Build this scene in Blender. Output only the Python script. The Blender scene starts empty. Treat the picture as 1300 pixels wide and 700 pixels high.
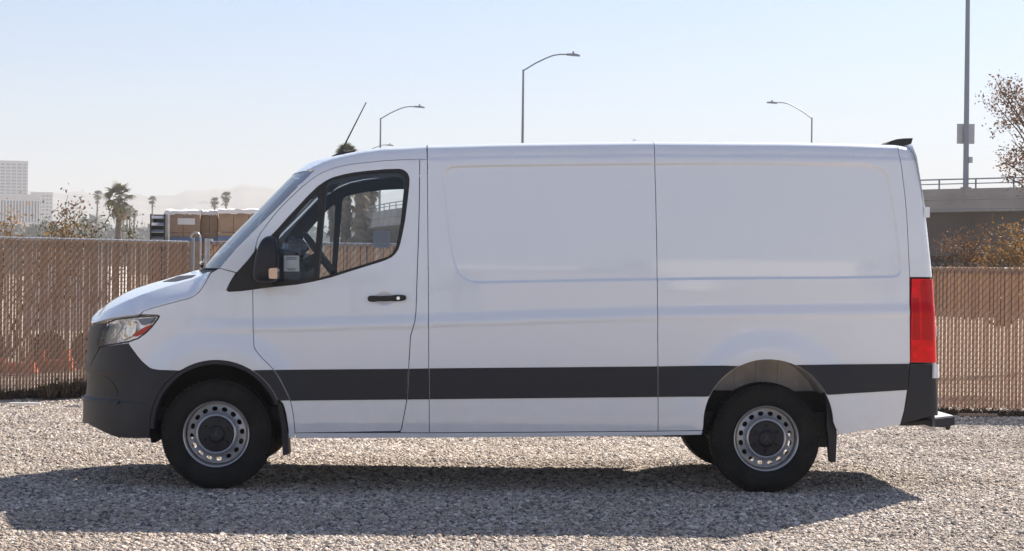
import bpy, math, random
import numpy as np
from mathutils import Vector, geometry as mgeo
random.seed(7); rng = np.random.default_rng(7)
S = bpy.context.scene; COL = S.collection
R_ = math.radians

# ------------------------------------------------------------------ camera
F = 2280.0; PSI = R_(2.0); RHO = 0.0111589
CX, CY, CZ = 1.52674, -11.98548, 1.44271
cam = bpy.data.cameras.new('camera'); cam.sensor_width = 36.0; cam.lens = F/1300*36
cam.clip_start = 0.1; cam.clip_end = 20000
co = bpy.data.objects.new('camera', cam); COL.objects.link(co)
fw = Vector((math.sin(PSI), math.cos(PSI), 0)); rt = Vector((math.cos(PSI), -math.sin(PSI), 0)); up = Vector((0, 0, 1))
r2 = rt*math.cos(RHO) + up*math.sin(RHO); u2 = up*math.cos(RHO) - rt*math.sin(RHO)
from mathutils import Matrix
mw = Matrix((r2, u2, -fw)).transposed().to_4x4(); mw.translation = (CX, CY, CZ)
co.matrix_world = mw; S.camera = co

# ------------------------------------------------------------------ sky, sun, exposure
SUN_EL, SUN_AZ = R_(41.0), R_(37.0)
w = bpy.data.worlds.new('World'); S.world = w; w.use_nodes = True
nt = w.node_tree; bg = nt.nodes['Background']
sky = nt.nodes.new('ShaderNodeTexSky'); sky.sky_type = 'NISHITA'; sky.sun_disc = False
sky.sun_elevation = SUN_EL; sky.sun_rotation = SUN_AZ
sky.air_density = 1.0; sky.dust_density = 0.8; sky.ozone_density = 3.5; sky.altitude = 0
wb = nt.nodes.new('ShaderNodeMix'); wb.data_type = 'RGBA'; wb.blend_type = 'MULTIPLY'; wb.inputs[0].default_value = 1.0
wb.inputs[7].default_value = (.915, .94, 1.035, 1)      # white balance of the photograph, same in every direction
nt.links.new(sky.outputs[0], wb.inputs[6]); nt.links.new(wb.outputs[2], bg.inputs[0]); bg.inputs[1].default_value = 0.056
sl = bpy.data.lights.new('sun', 'SUN'); sl.energy = 5.0; sl.angle = R_(0.5); sl.color = (1.0, 0.90, 0.78)
so = bpy.data.objects.new('sun', sl); COL.objects.link(so)
sdir = Vector((math.sin(SUN_AZ)*math.cos(SUN_EL), math.cos(SUN_AZ)*math.cos(SUN_EL), math.sin(SUN_EL)))
so.rotation_euler = sdir.to_track_quat('Z', 'Y').to_euler(); so.location = (20, 20, 30)
S.view_settings.view_transform = 'Standard'; S.view_settings.look = 'None'
S.view_settings.exposure = 1.25; S.view_settings.gamma = 1.0
S.render.engine = 'CYCLES'
S.cycles.max_bounces = 8; S.cycles.transparent_max_bounces = 16; S.cycles.volume_bounces = 0

# ------------------------------------------------------------------ helpers
def ray(px, py):
    u = px-650.0; v = py-350.0
    u0 = u*math.cos(RHO) + v*math.sin(RHO); v0 = -u*math.sin(RHO) + v*math.cos(RHO)
    xr = u0/F; zu = -v0/F
    return (math.sin(PSI)+math.cos(PSI)*xr, math.cos(PSI)-math.sin(PSI)*xr, zu)
def U(px, py, Y):
    d = ray(px, py); t = (Y-CY)/d[1]
    return Vector((CX+d[0]*t, Y, CZ+d[2]*t))
def G(px, d):
    """ground point seen below pixel column px, d metres ahead of the camera"""
    r = ray(px, 348); return Vector((CX+r[0]*d, CY+r[1]*d, 0))
def Zat(px, py, d):
    return CZ + ray(px, py)[2]*d

ORIG = {}
def meta(o, label=None, cat=None, group=None, kind=None):
    if label: o['label'] = label
    if cat: o['category'] = cat
    if group: o['group'] = group
    if kind: o['kind'] = kind
    return o
def thing(name, label, cat, loc=(0, 0, 0), group=None, rotz=0):
    o = bpy.data.objects.new(name, None); COL.objects.link(o); o.location = loc; o.rotation_euler = (0, 0, rotz)
    o.empty_display_size = 0.3
    ORIG[o.name] = Vector(loc)
    return meta(o, label, cat, group)
class MB:
    def __init__(s): s.v = []; s.f = []; s.mi = []
    def add(s, vs, fs, mi=0):
        b = len(s.v); s.v += [tuple(p) for p in vs]; s.f += [tuple(i+b for i in f) for f in fs]; s.mi += [mi]*len(fs)
    def box(s, x0, x1, y0, y1, z0, z1, mi=0):
        s.add([(x0,y0,z0),(x1,y0,z0),(x1,y1,z0),(x0,y1,z0),(x0,y0,z1),(x1,y0,z1),(x1,y1,z1),(x0,y1,z1)],
              [(0,3,2,1),(4,5,6,7),(0,1,5,4),(1,2,6,5),(2,3,7,6),(3,0,4,7)], mi)
    def tube(s, pts, r, n=8, mi=0, cap=True):
        pts = [Vector(p) for p in pts]; rs = r if hasattr(r, '__len__') else [r]*len(pts)
        vs = []; fs = []; prev = None
        for i, p in enumerate(pts):
            t = (pts[min(i+1, len(pts)-1)] - pts[max(i-1, 0)])
            t = t.normalized() if t.length > 1e-9 else Vector((0, 0, 1))
            a = prev if prev is not None else (Vector((0, 0, 1)) if abs(t.z) < .9 else Vector((1, 0, 0)))
            a = (a - t*a.dot(t))
            if a.length < 1e-6: a = t.orthogonal()
            a.normalize(); b = t.cross(a); prev = a
            for k in range(n):
                q = 2*math.pi*k/n; vs.append(p + (a*math.cos(q)+b*math.sin(q))*rs[i])
        for i in range(len(pts)-1):
            for k in range(n):
                k2 = (k+1) % n; fs.append((i*n+k, i*n+k2, (i+1)*n+k2, (i+1)*n+k))
        if cap:
            fs.append(tuple(range(n-1, -1, -1))); fs.append(tuple((len(pts)-1)*n+k for k in range(n)))
        s.add(vs, fs, mi)
    def prism(s, poly, y0, y1, mi=0):
        """poly: list of (x,z), extruded along y"""
        n = len(poly); vs = [(x, y0, z) for x, z in poly]+[(x, y1, z) for x, z in poly]
        a = sum(poly[i][0]*poly[(i+1) % n][1]-poly[(i+1) % n][0]*poly[i][1] for i in range(n))
        fs = [tuple(range(n)), tuple(range(2*n-1, n-1, -1))]+[((i+1) % n, i, n+i, n+(i+1) % n) for i in range(n)]
        if a < 0: fs = [tuple(reversed(f)) for f in fs]
        s.add(vs, fs, mi)
    def lathe(s, prof, n=48, mi=0, close=False):
        """prof list of (r,y), axis y"""
        m = len(prof); vs = []; fs = []
        for k in range(n):
            a = 2*math.pi*k/n
            vs += [(r*math.cos(a), y, r*math.sin(a)) for r, y in prof]
        for k in range(n):
            k2 = (k+1) % n
            for i in range(m-1 if not close else m):
                j = (i+1) % m; fs.append((k*m+i, k*m+j, k2*m+j, k2*m+i))
        s.add(vs, fs, mi)
    def mesh(s, name, mats, smooth=False):
        me = bpy.data.meshes.new(name); me.from_pydata(s.v, [], s.f); me.validate()
        for m in (mats if isinstance(mats, (list, tuple)) else [mats]): me.materials.append(m)
        if len(me.materials) > 1 and len(me.polygons) == len(s.mi):
            me.polygons.foreach_set('material_index', s.mi)
        if smooth:
            me.polygons.foreach_set('use_smooth', [True]*len(me.polygons))
            if smooth != 'all': me.set_sharp_from_angle(angle=R_(smooth if smooth is not True else 40))
        return me
    def build(s, name, mats, parent=None, smooth=False, world=True, loc=None):
        """vertices are world coordinates when world is set, else local to parent"""
        o = bpy.data.objects.new(name, s.mesh(name, mats, smooth)); COL.objects.link(o)
        off = Vector((0, 0, 0))
        if parent is not None:
            o.parent = parent
            if world: off = ORIG.get(parent.name, Vector((0, 0, 0)))
        if loc is not None:
            o.location = loc
        if off.length: o.data.transform(Matrix.Translation(-off))
        ORIG[o.name] = off
        return o
def top(o, loc):
    """move a parentless mesh's origin to loc"""
    o.data.transform(Matrix.Translation(-Vector(loc))); o.location = loc; ORIG[o.name] = Vector(loc); return o
def dup(o, parent=None, loc=None):
    c = o.copy(); COL.objects.link(c)
    if parent is not None: c.parent = parent
    if loc is not None: c.location = loc
    for ch in o.children: dup(ch, c)
    return c

# ------------------------------------------------------------------ materials
def mat(name, col, rough=.6, metal=0.0, spec=.5, var=0.0, vscale=4.0, bump=0.0, bscale=40.0, coat=0.0, trans=0.0, vcol=None, detail=4):
    m = bpy.data.materials.new(name); m.use_nodes = True; t = m.node_tree; p = t.nodes['Principled BSDF']
    p.inputs['Base Color'].default_value = (*col, 1); p.inputs['Roughness'].default_value = rough
    p.inputs['Metallic'].default_value = metal; p.inputs['Specular IOR Level'].default_value = spec
    p.inputs['Coat Weight'].default_value = coat; p.inputs['Coat Roughness'].default_value = .04
    if var or bump:
        tc = t.nodes.new('ShaderNodeTexCoord')
    if var:
        n = t.nodes.new('ShaderNodeTexNoise'); n.inputs['Scale'].default_value = vscale; n.inputs['Detail'].default_value = detail
        t.links.new(tc.outputs['Object'], n.inputs['Vector'])
        r = t.nodes.new('ShaderNodeValToRGB'); r.color_ramp.elements[0].position = .3; r.color_ramp.elements[1].position = .7
        c2 = vcol if vcol else tuple(min(1, c*(1+var)) for c in col)
        r.color_ramp.elements[0].color = (*[c*(1-var) for c in col], 1); r.color_ramp.elements[1].color = (*c2, 1)
        t.links.new(n.outputs['Fac'], r.inputs['Fac']); t.links.new(r.outputs['Color'], p.inputs['Base Color'])
    if bump:
        n2 = t.nodes.new('ShaderNodeTexNoise'); n2.inputs['Scale'].default_value = bscale; n2.inputs['Detail'].default_value = 3
        t.links.new(tc.outputs['Object'], n2.inputs['Vector'])
        b = t.nodes.new('ShaderNodeBump'); b.inputs['Strength'].default_value = 1.0; b.inputs['Distance'].default_value = bump
        t.links.new(n2.outputs['Fac'], b.inputs['Height']); t.links.new(b.outputs['Normal'], p.inputs['Normal'])
    if trans:
        # thin leaf: part of the light goes through
        tr = t.nodes.new('ShaderNodeBsdfTranslucent'); tr.inputs['Color'].default_value = (*[min(1, c*1.3) for c in col], 1)
        mx = t.nodes.new('ShaderNodeMixShader'); mx.inputs[0].default_value = trans
        out = t.nodes['Material Output']
        t.links.new(p.outputs[0], mx.inputs[1]); t.links.new(tr.outputs[0], mx.inputs[2]); t.links.new(mx.outputs[0], out.inputs[0])
        if var: t.links.new(r.outputs['Color'], tr.inputs['Color'])
    return m
def glass_mat(name, tint, refl=1.45):
    m = bpy.data.materials.new(name); m.use_nodes = True; t = m.node_tree; t.nodes.remove(t.nodes['Principled BSDF'])
    a = t.nodes.new('ShaderNodeBsdfTransparent'); a.inputs[0].default_value = (*tint, 1)
    g = t.nodes.new('ShaderNodeBsdfGlossy'); g.inputs['Roughness'].default_value = .01
    f = t.nodes.new('ShaderNodeFresnel'); f.inputs['IOR'].default_value = refl
    mx = t.nodes.new('ShaderNodeMixShader'); t.links.new(f.outputs[0], mx.inputs[0]); t.links.new(a.outputs[0], mx.inputs[1]); t.links.new(g.outputs[0], mx.inputs[2])
    t.links.new(mx.outputs[0], t.nodes['Material Output'].inputs[0]); return m
def rnd_mat(name, c1, c2, rough=.8, trans=0.0, bump=0, bscale=60):
    """colour varies from object (or instance) to object"""
    m = bpy.data.materials.new(name); m.use_nodes = True; t = m.node_tree; p = t.nodes['Principled BSDF']
    oi = t.nodes.new('ShaderNodeObjectInfo'); mx = t.nodes.new('ShaderNodeMix'); mx.data_type = 'RGBA'
    mx.inputs[6].default_value = (*c1, 1); mx.inputs[7].default_value = (*c2, 1)
    t.links.new(oi.outputs['Random'], mx.inputs[0]); t.links.new(mx.outputs[2], p.inputs['Base Color']); p.inputs['Roughness'].default_value = rough
    if trans:
        tr = t.nodes.new('ShaderNodeBsdfTranslucent'); t.links.new(mx.outputs[2], tr.inputs[0]); ms = t.nodes.new('ShaderNodeMixShader'); ms.inputs[0].default_value = trans
        t.links.new(p.outputs[0], ms.inputs[1]); t.links.new(tr.outputs[0], ms.inputs[2]); t.links.new(ms.outputs[0], t.nodes['Material Output'].inputs[0])
    if bump:
        tc = t.nodes.new('ShaderNodeTexCoord'); n2 = t.nodes.new('ShaderNodeTexNoise'); n2.inputs['Scale'].default_value = bscale
        t.links.new(tc.outputs['Object'], n2.inputs['Vector'])
        b = t.nodes.new('ShaderNodeBump'); b.inputs['Distance'].default_value = bump; t.links.new(n2.outputs['Fac'], b.inputs['Height']); t.links.new(b.outputs[0], p.inputs['Normal'])
    return m

M = {}
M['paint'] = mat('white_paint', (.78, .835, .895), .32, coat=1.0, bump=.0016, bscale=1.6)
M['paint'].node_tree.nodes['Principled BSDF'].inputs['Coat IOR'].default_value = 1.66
def road_film(m, zlo, zhi, amt, col=(.36, .32, .27)):
    t = m.node_tree; p = t.nodes['Principled BSDF']; base = tuple(p.inputs['Base Color'].default_value)
    tc = t.nodes.new('ShaderNodeTexCoord'); sx = t.nodes.new('ShaderNodeSeparateXYZ'); t.links.new(tc.outputs['Object'], sx.inputs[0])
    mr = t.nodes.new('ShaderNodeMapRange'); mr.inputs[1].default_value = zhi; mr.inputs[2].default_value = zlo; mr.inputs[3].default_value = 0; mr.inputs[4].default_value = amt
    t.links.new(sx.outputs[2], mr.inputs[0]); n = t.nodes.new('ShaderNodeTexNoise'); n.inputs['Scale'].default_value = 5; n.inputs['Detail'].default_value = 8; n.inputs['Roughness'].default_value = .7
    t.links.new(tc.outputs['Object'], n.inputs['Vector']); mu = t.nodes.new('ShaderNodeMath'); mu.operation = 'MULTIPLY'; t.links.new(mr.outputs[0], mu.inputs[0]); t.links.new(n.outputs['Fac'], mu.inputs[1])
    mx = t.nodes.new('ShaderNodeMix'); mx.data_type = 'RGBA'; mx.inputs[6].default_value = base; mx.inputs[7].default_value = (*col, 1)
    t.links.new(mu.outputs[0], mx.inputs[0]); t.links.new(mx.outputs[2], p.inputs['Base Color'])
road_film(M['paint'], .32, 1.0, .42)
M['plastic'] = mat('grey_black_plastic', (.0165, .0185, .026), .5, spec=.38, bump=.0004, bscale=420)
road_film(M['plastic'], .25, 1.3, .05, (.20, .18, .16))
M['black'] = mat('black_rubber', (.012, .012, .013), .55)
M['dark'] = mat('dark_underbody', (.018, .018, .02), .7)
M['tyre'] = mat('tyre_rubber', (.0075, .0078, .0095), .7, spec=.28, var=.35, vscale=7, vcol=(.019, .017, .0155), bump=.0008, bscale=60)
M['steel'] = mat('silver_wheel_paint', (.47, .475, .49), .30, metal=.6, var=.10, vscale=14)
M['cap'] = mat('dark_hub_plastic', (.016, .017, .022), .45, spec=.35)
M['chrome'] = mat('chrome', (.75, .76, .78), .12, metal=1.0)
M['well'] = mat('painted_wheelhouse', (.60, .58, .56), .6, var=.2, vscale=6)
M['interior'] = mat('interior_trim', (.08, .10, .135), .7)
M['liner'] = mat('headliner', (.28, .34, .44), .85)
M['seat'] = mat('seat_fabric', (.03, .032, .037), .9, bump=.001, bscale=200)
M['glass'] = glass_mat('side_glass', (.90, .95, .98))
M['wglass'] = glass_mat('windscreen_glass', (.62, .82, .96), 1.85)
M['lens'] = glass_mat('headlight_lens', (.97, .98, 1.0), 1.45)
M['lampin'] = mat('lamp_reflector', (.90, .92, .96), .22, metal=.55, bump=.012, bscale=14)
M['bowl'] = mat('lamp_bowl', (.93, .88, .80), .20, metal=.7, bump=.006, bscale=22)
M['red'] = mat('red_lamp_lens', (.85, .004, .010), .10, spec=.3, var=.22, vscale=16)
M['redd'] = mat('dark_red_lamp_lens', (.52, .003, .007), .12, spec=.3)
M['orange'] = mat('orange_reflector', (.75, .045, .012), .3, spec=.3)
M['signal'] = mat('clear_signal', (.75, .52, .36), .2, coat=1)
M['paper'] = mat('paper', (.75, .77, .80), .8)
M['ink'] = mat('grey_ink', (.25, .27, .32), .8)
M['foil'] = mat('crumpled_plastic', (.5, .52, .55), .18, metal=.3, bump=.02, bscale=30)
M['galv'] = mat('galvanised_steel', (.42, .43, .45), .42, metal=.7, var=.15, vscale=8)
M['wire'] = mat('fence_wire', (.16, .15, .15), .5, metal=.3)
M['slat'] = rnd_mat('brown_fence_slat', (.46, .325, .228), (.54, .392, .285), .55, trans=.48)
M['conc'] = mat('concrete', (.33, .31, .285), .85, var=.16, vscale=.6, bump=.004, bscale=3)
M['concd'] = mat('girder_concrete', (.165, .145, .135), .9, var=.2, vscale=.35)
M['railing'] = mat('bridge_rail_paint', (.16, .20, .25), .5)
M['pole'] = mat('lamp_post_metal', (.24, .27, .31), .5, metal=.3)
M['signback'] = mat('aluminium_sign_back', (.46, .47, .50), .5, metal=.3, var=.08, vscale=2)
M['trunk'] = mat('palm_trunk', (.10, .075, .055), .9, var=.3, vscale=3, bump=.02, bscale=5)
M['frond'] = mat('palm_frond', (.085, .085, .035), .6, var=.5, vscale=.8, trans=.25)
M['dead'] = mat('dead_frond', (.20, .14, .08), .85, var=.4, vscale=1.2, trans=.2)
M['bark'] = mat('twig_bark', (.09, .065, .05), .9, var=.3, vscale=6)
M['leafo'] = mat('autumn_leaf', (.21, .125, .04), .6, var=.6, vscale=1.7, trans=.40, vcol=(.40, .22, .06))
M['leafg'] = mat('dull_green_leaf', (.075, .08, .03), .6, var=.5, vscale=2, trans=.3)
M['leafb'] = mat('brown_leaf', (.16, .085, .045), .7, var=.5, vscale=2, trans=.3)
M['weed'] = mat('dry_weed', (.10, .07, .045), .9, var=.6, vscale=5, trans=.2)
M['carton'] = mat('cardboard', (.36, .25, .165), .8, var=.18, vscale=3)
M['cartond'] = mat('cardboard_flute', (.20, .13, .085), .85, var=.2, vscale=5)
M['wrap'] = mat('white_plastic_cover', (.80, .80, .80), .35, bump=.03, bscale=6)
M['tape'] = mat('blue_strap', (.10, .16, .30), .5)
M['white'] = mat('white_metal', (.74, .74, .72), .5, var=.06, vscale=3)
M['cone'] = mat('orange_plastic', (.55, .09, .03), .6)
M['build'] = mat('tower_concrete', (.50, .48, .47), .8)
M['buildw'] = mat('white_render', (.72, .70, .68), .8)
M['win'] = mat('window_glass_dark', (.10, .13, .17), .15)
M['farleaf'] = mat('far_foliage', (.045, .055, .028), .9, var=.6, vscale=.05)
M['roof'] = mat('roof_tile', (.30, .17, .12), .8)

# ------------------------------------------------------------------ CDT fill
def pip(P, poly):
    x, y = P[:, 0], P[:, 1]; ins = np.zeros(len(P), bool); q = np.asarray(poly); n = len(q)
    for i in range(n):
        x0, y0 = q[i]; x1, y1 = q[(i+1) % n]
        if y0 == y1: continue
        c = ((y0 > y) != (y1 > y)) & (x < (x1-x0)*(y-y0)/(y1-y0)+x0); ins ^= c
    return ins
def pdist(P, poly, closed=True):
    q = np.asarray(poly, float); n = len(q); d = np.full(len(P), 1e9)
    for i in range(n if closed else n-1):
        a = q[i]; b = q[(i+1) % n]; ab = b-a; L = (ab**2).sum()
        t = np.clip(((P-a)@ab)/max(L, 1e-12), 0, 1); d = np.minimum(d, np.hypot(*(P-(a+t[:, None]*ab)).T))
    return d
def resample(poly, step):
    out = []; n = len(poly)
    for i in range(n):
        a = np.asarray(poly[i], float); b = np.asarray(poly[(i+1) % n], float); L = np.hypot(*(b-a)); k = max(1, int(math.ceil(L/step)))
        out += [tuple(a+(b-a)*j/k) for j in range(k)]
    return np.array(out)
def inset(q, g):
    n = len(q); A = 0.5*np.sum(q[:, 0]*np.roll(q[:, 1], -1)-np.roll(q[:, 0], -1)*q[:, 1])
    if A < 0: q = q[::-1].copy()
    e = np.roll(q, -1, 0)-q; e /= np.maximum(np.hypot(e[:, 0], e[:, 1]), 1e-9)[:, None]
    nn = np.stack([-e[:, 1], e[:, 0]], 1); m = nn+np.roll(nn, 1, 0); L = np.maximum((m**2).sum(1), .6)
    return q + m*(2*g/L)[:, None]
def cdt(outer, holes, pts):
    vs = [Vector(p) for p in outer]; es = [(i, (i+1) % len(outer)) for i in range(len(outer))]
    for h in holes:
        b = len(vs); vs += [Vector(p) for p in h]; es += [(b+i, b+(i+1) % len(h)) for i in range(len(h))]
    vs += [Vector(p) for p in pts]
    V, E, Fc, _, _, _ = mgeo.delaunay_2d_cdt(vs, es, [], 0, 1e-6)
    V = np.array([tuple(v) for v in V]); T = np.array([f for f in Fc if len(f) == 3])
    c = V[T].mean(1); keep = pip(c, outer)
    for h in holes: keep &= ~pip(c, h)
    T = T[keep]
    a = V[T]; area = (a[:, 1, 0]-a[:, 0, 0])*(a[:, 2, 1]-a[:, 0, 1])-(a[:, 2, 0]-a[:, 0, 0])*(a[:, 1, 1]-a[:, 0, 1])
    T[area < 0] = T[area < 0][:, ::-1]
    return V, T

# ================================================================== THE VAN
YC = 0.985
def line(px, Y):  # traced polyline -> arrays x,z on the plane Y
    p = [U(a, b, Y) for a, b in px]; return np.array([q.x for q in p]), np.array([q.z for q in p])
hs = [(115.2,404),(117,400.5),(121,396),(126,391),(132.9,386.6),(142,380.5),(151.7,375.4),(163,370),(175.7,365.1),(192,359.8),(208.3,355.4),(223,351),(237.4,347.1),(249.4,343.4),(267,340)]
_h = [U(a, b, YC-.20*max(0, 1-i/8)) for i, (a, b) in enumerate(hs)]; HX = np.array([p.x for p in _h]); HZ = np.array([p.z for p in _h])
HSX, HSZ = line([(115.2,411),(121.7,410.2),(138,405.4),(158.6,402),(175.7,400.6),(182.6,395.1),(192.9,391.7),(210,386.9),(227.1,382.3),(240.9,378.9),(247.7,375.4),(252.9,370.8),(258.9,362.6),(263.2,354.9),(268,346.5)], .12)
HCX, HCZ = line([(115.3,405.2),(122,401),(131,395.5),(141.4,390.9),(163,381.5),(186,372.9),(218.6,362.6),(249.4,354),(268,345)], .28)
ns = [(103.5,700),(103.5,538),(103,532),(103,505),(108,502.5),(109.4,490),(109,473),(106.5,470),(106.5,466),(109,450),(110,430),(110.8,426),(112.5,416),(114.6,410),(115,404),(115,300)]
NX, NZ = line(ns, YC-.42); NZi = np.argsort(NZ); NX = NX[NZi]-.040; NZ = NZ[NZi]; NX = np.where(NZ > HZ[0]-.004, HX[0]-.004, NX)
rs = [(378,222),(386.3,216),(399,208.6),(412.9,202.2),(425.7,197.7),(445,193.2),(464.3,189.3),(490,186.1),(515.8,184.8),(541.5,183.4),(631,181.2),(743,179.3),(830,178.6),(1005,179.7),(1080,181.2),(1139.5,183.4),(1163.6,188),(1190,194)]
RX, RZ = line(rs, .14)
bs = [(1158,178),(1163.4,188.3),(1166,194.3),(1168.6,209.7),(1172.9,235.4),(1176.3,262.9),(1184,352),(1187.5,460),(1189.5,510),(1190,560),(1190,650)]
BX, BZ = line(bs, .06); BX = BX[::-1]; BZ = BZ[::-1]
XH = U(267.4, 347, .1).x; XR = U(387, 214, .1).x
AF = U(274.5, 542, .0); AR = U(975.5, 539, .0); PXM = 190.2
swL = [(564.4,228),(563.9,233),(568.3,282.6),(573.9,323.5),(579.5,342),(584,349.5),(590.6,355),(601.8,358.6),(620,358.6),(834,354.2),(1132,352.4),(1141.3,349.5),(1144,342),(1139.5,297.4),(1133.9,260.3),(1127.6,225),(1123,218.5),(1117,213.9),(1108,210.8),(1095,209.4),(1005.7,208.3),(830,208.3),(660,210.2),(576,211.8),(569,214),(565.4,219.5)]
def sstep(a, b, x): t = np.clip((x-a)/(b-a), 0, 1); return t*t*(3-2*t)
SW = None; CRX = CRZ = None; DISH = None
def Wf(x, z):
    x = np.asarray(x, float); z = np.asarray(z, float)
    t = np.maximum(0, (z-1.12)/1.1)
    W = .985-.072*t**1.5
    W = W-.02*np.clip((.56-z)/.25, 0, 1.2)**2
    if CRX is not None:
        zc = np.interp(x, CRX, CRZ); on = sstep(-.35, .15, x)
        W = W + on*.017*sstep(.003, -.075, z-zc) - on*.008*sstep(-.075, -.115, z-zc)
    for A, R in ((AF, 84.5/PXM), (AR, 82.3/PXM)):
        d = np.hypot(x-A.x, z-A.z)
        W = W + .024*sstep(R+.235, R+.05, d)*(z > A.z-.12)
    if SW is not None:
        m = (x > SW[:, 0].min()-.05) & (x < SW[:, 0].max()+.05) & (z > SW[:, 1].min()-.05) & (z < SW[:, 1].max()+.05)
        if m.any():
            P = np.stack([x[m], z[m]], 1); d = pdist(P, SW); s = np.where(pip(P, SW), -d, d)
            Wm = W[m]; Wm -= .013*sstep(.010, -.010, s); W = W.copy(); W[m] = Wm
    if DISH is not None:
        d = np.hypot((x-DISH[0])/.078, (z-DISH[1])/.05); W = W-.016*sstep(1.0, .35, d)
    if GUT is not None:
        zg = np.interp(x, GUT[0], GUT[1]); on = sstep(XR+.5, XR+.9, x); W = W - on*.007*np.exp(-((z-zg)/.010)**2) - on*.006*sstep(-.002, .012, z-zg)
    # nose
    xn = np.interp(z, NZ, NX); x0 = -.22
    b = np.clip((x0-x)/np.maximum(x0-xn, .05), 0, 1)
    Fn = (1-b**2.4)**(1/2.3)
    # bonnet
    zt = np.interp(x, HX, HZ); zs = np.interp(x, HSX, HSZ); zcr = np.clip(np.interp(x, HCX, HCZ), zs+.004, zt-.004)
    a1 = np.clip((z-zs)/(zcr-zs), 0, 1); a2 = np.clip((z-zcr)/(zt-zcr), 0, 1)
    Wh = np.where(z < zs, W, np.where(z < zcr, W-.15*a1**1.25, (W-.15)*(1-a2)**.62))
    W = np.where(x < XH+.02, Wh, W)*Fn
    # roof edge
    zr = np.interp(x, RX, RZ); hR = .105
    c = np.clip((z-(zr-hR))/hR, 0, 1); on = (x > XR-.03)
    W = W-np.where(on, .038*c**1.3+.112*(1-np.sqrt(np.maximum(0, 1-c**8))), 0)
    # rear corner
    xb = np.interp(z, BZ, BX); d = np.clip((x-(xb-.07))/.07, 0, 1)
    W = W-.07*(1-np.sqrt(np.maximum(0, 1-d**2)))
    return np.maximum(W, 0)
GUT = None
def inv(px, off=0.0):
    """pixels -> (x,z) on the near side skin"""
    out = []
    for a, b in px:
        Y = .03
        for k in range(14):
            p = U(a, b, Y); Yn = YC-float(Wf(np.array([p.x]), np.array([p.z]))[0])-off; Y = .5*Y+.5*Yn
        p = U(a, b, Y); out.append((p.x, p.z))
    return out
def smooth_closed(px, it=1):
    for _ in range(it):
        o = []
        for i in range(len(px)):
            a = px[i]; b = px[(i+1) % len(px)]; o += [(a[0]*.75+b[0]*.25, a[1]*.75+b[1]*.25), (a[0]*.25+b[0]*.75, a[1]*.25+b[1]*.75)]
        px = o
    return px
_c = np.array(inv([(240,402),(340,403),(520,397.8),(700,392),(832,388.5),(1000,386),(1154,384),(1190,383)])); CRX, CRZ = _c[:, 0], _c[:, 1]
SW = np.array(inv(smooth_closed(swL)))
_c = np.array(inv([(386,225),(430,207),(545,200.5),(640,198.5),(830,196.6),(1000,197.5),(1141,200),(1190,203)])); GUT = (_c[:, 0], _c[:, 1])
DISH = inv([(488, 379.5)])[0]
FEAT = []
for s in (-.011, -.007, -.0025, .0025, .007, .011): FEAT.append(inset(resample(SW, .02), s))
for ln, ofs in ((_c, (-.018, -.010, -.004, 0, .004, .009, .014, -.03)), (np.stack([CRX, CRZ], 1), (.006, 0, -.008, -.02, -.035, -.05, -.065, -.075, -.095, -.115))):
    xs = np.arange(ln[0, 0], ln[-1, 0], .03)
    for o_ in ofs: FEAT.append(np.stack([xs, np.interp(xs, ln[:, 0], ln[:, 1])+o_], 1))
FEAT.append(np.array([(DISH[0]+.08*k/5*math.cos(a), DISH[1]+.052*k/5*math.sin(a)) for k in range(1, 6) for a in np.linspace(0, 6.28, 24)[:-1]]))
for f_ in (.001, .005, .012, .022, .04, .06, .085, .105):  # roof edge rows
    xs = np.arange(XR, 5.2, .03); FEAT.append(np.stack([xs, np.interp(xs, RX, RZ)-f_], 1))
for f_ in (.0006, .003, .008, .016, .028, .045, .07): # rear corner rows
    zs = np.arange(.3, 2.36, .03); FEAT.append(np.stack([np.interp(zs, BZ, BX)-f_, zs], 1))
for f_ in (.0006, .002, .006, .014, .03, .05, .08, .12): # nose rows and bonnet rows
    zs = np.arange(.3, 1.2, .02); FEAT.append(np.stack([np.interp(zs, NZ, NX)+f_, zs], 1))
    xs = np.arange(HX[0]+.003, XH, .02); FEAT.append(np.stack([xs, np.interp(xs, HX, HZ)-f_*.6], 1))
xs = np.arange(HX[0]+.003, XH, .02)
for o_ in (-.012, -.004, .004, .012): FEAT.append(np.stack([xs, np.interp(xs, HCX, HCZ)+o_], 1))
FEAT = np.concatenate(FEAT)
def Nrm(x, z):
    h = .0015
    wx = (Wf(x+h, z)-Wf(x-h, z))/(2*h); wz = (Wf(x, z+h)-Wf(x, z-h))/(2*h)
    n = np.stack([-wx, -np.ones_like(wx), -wz], 1); return n/np.linalg.norm(n, axis=1)[:, None]

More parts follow.
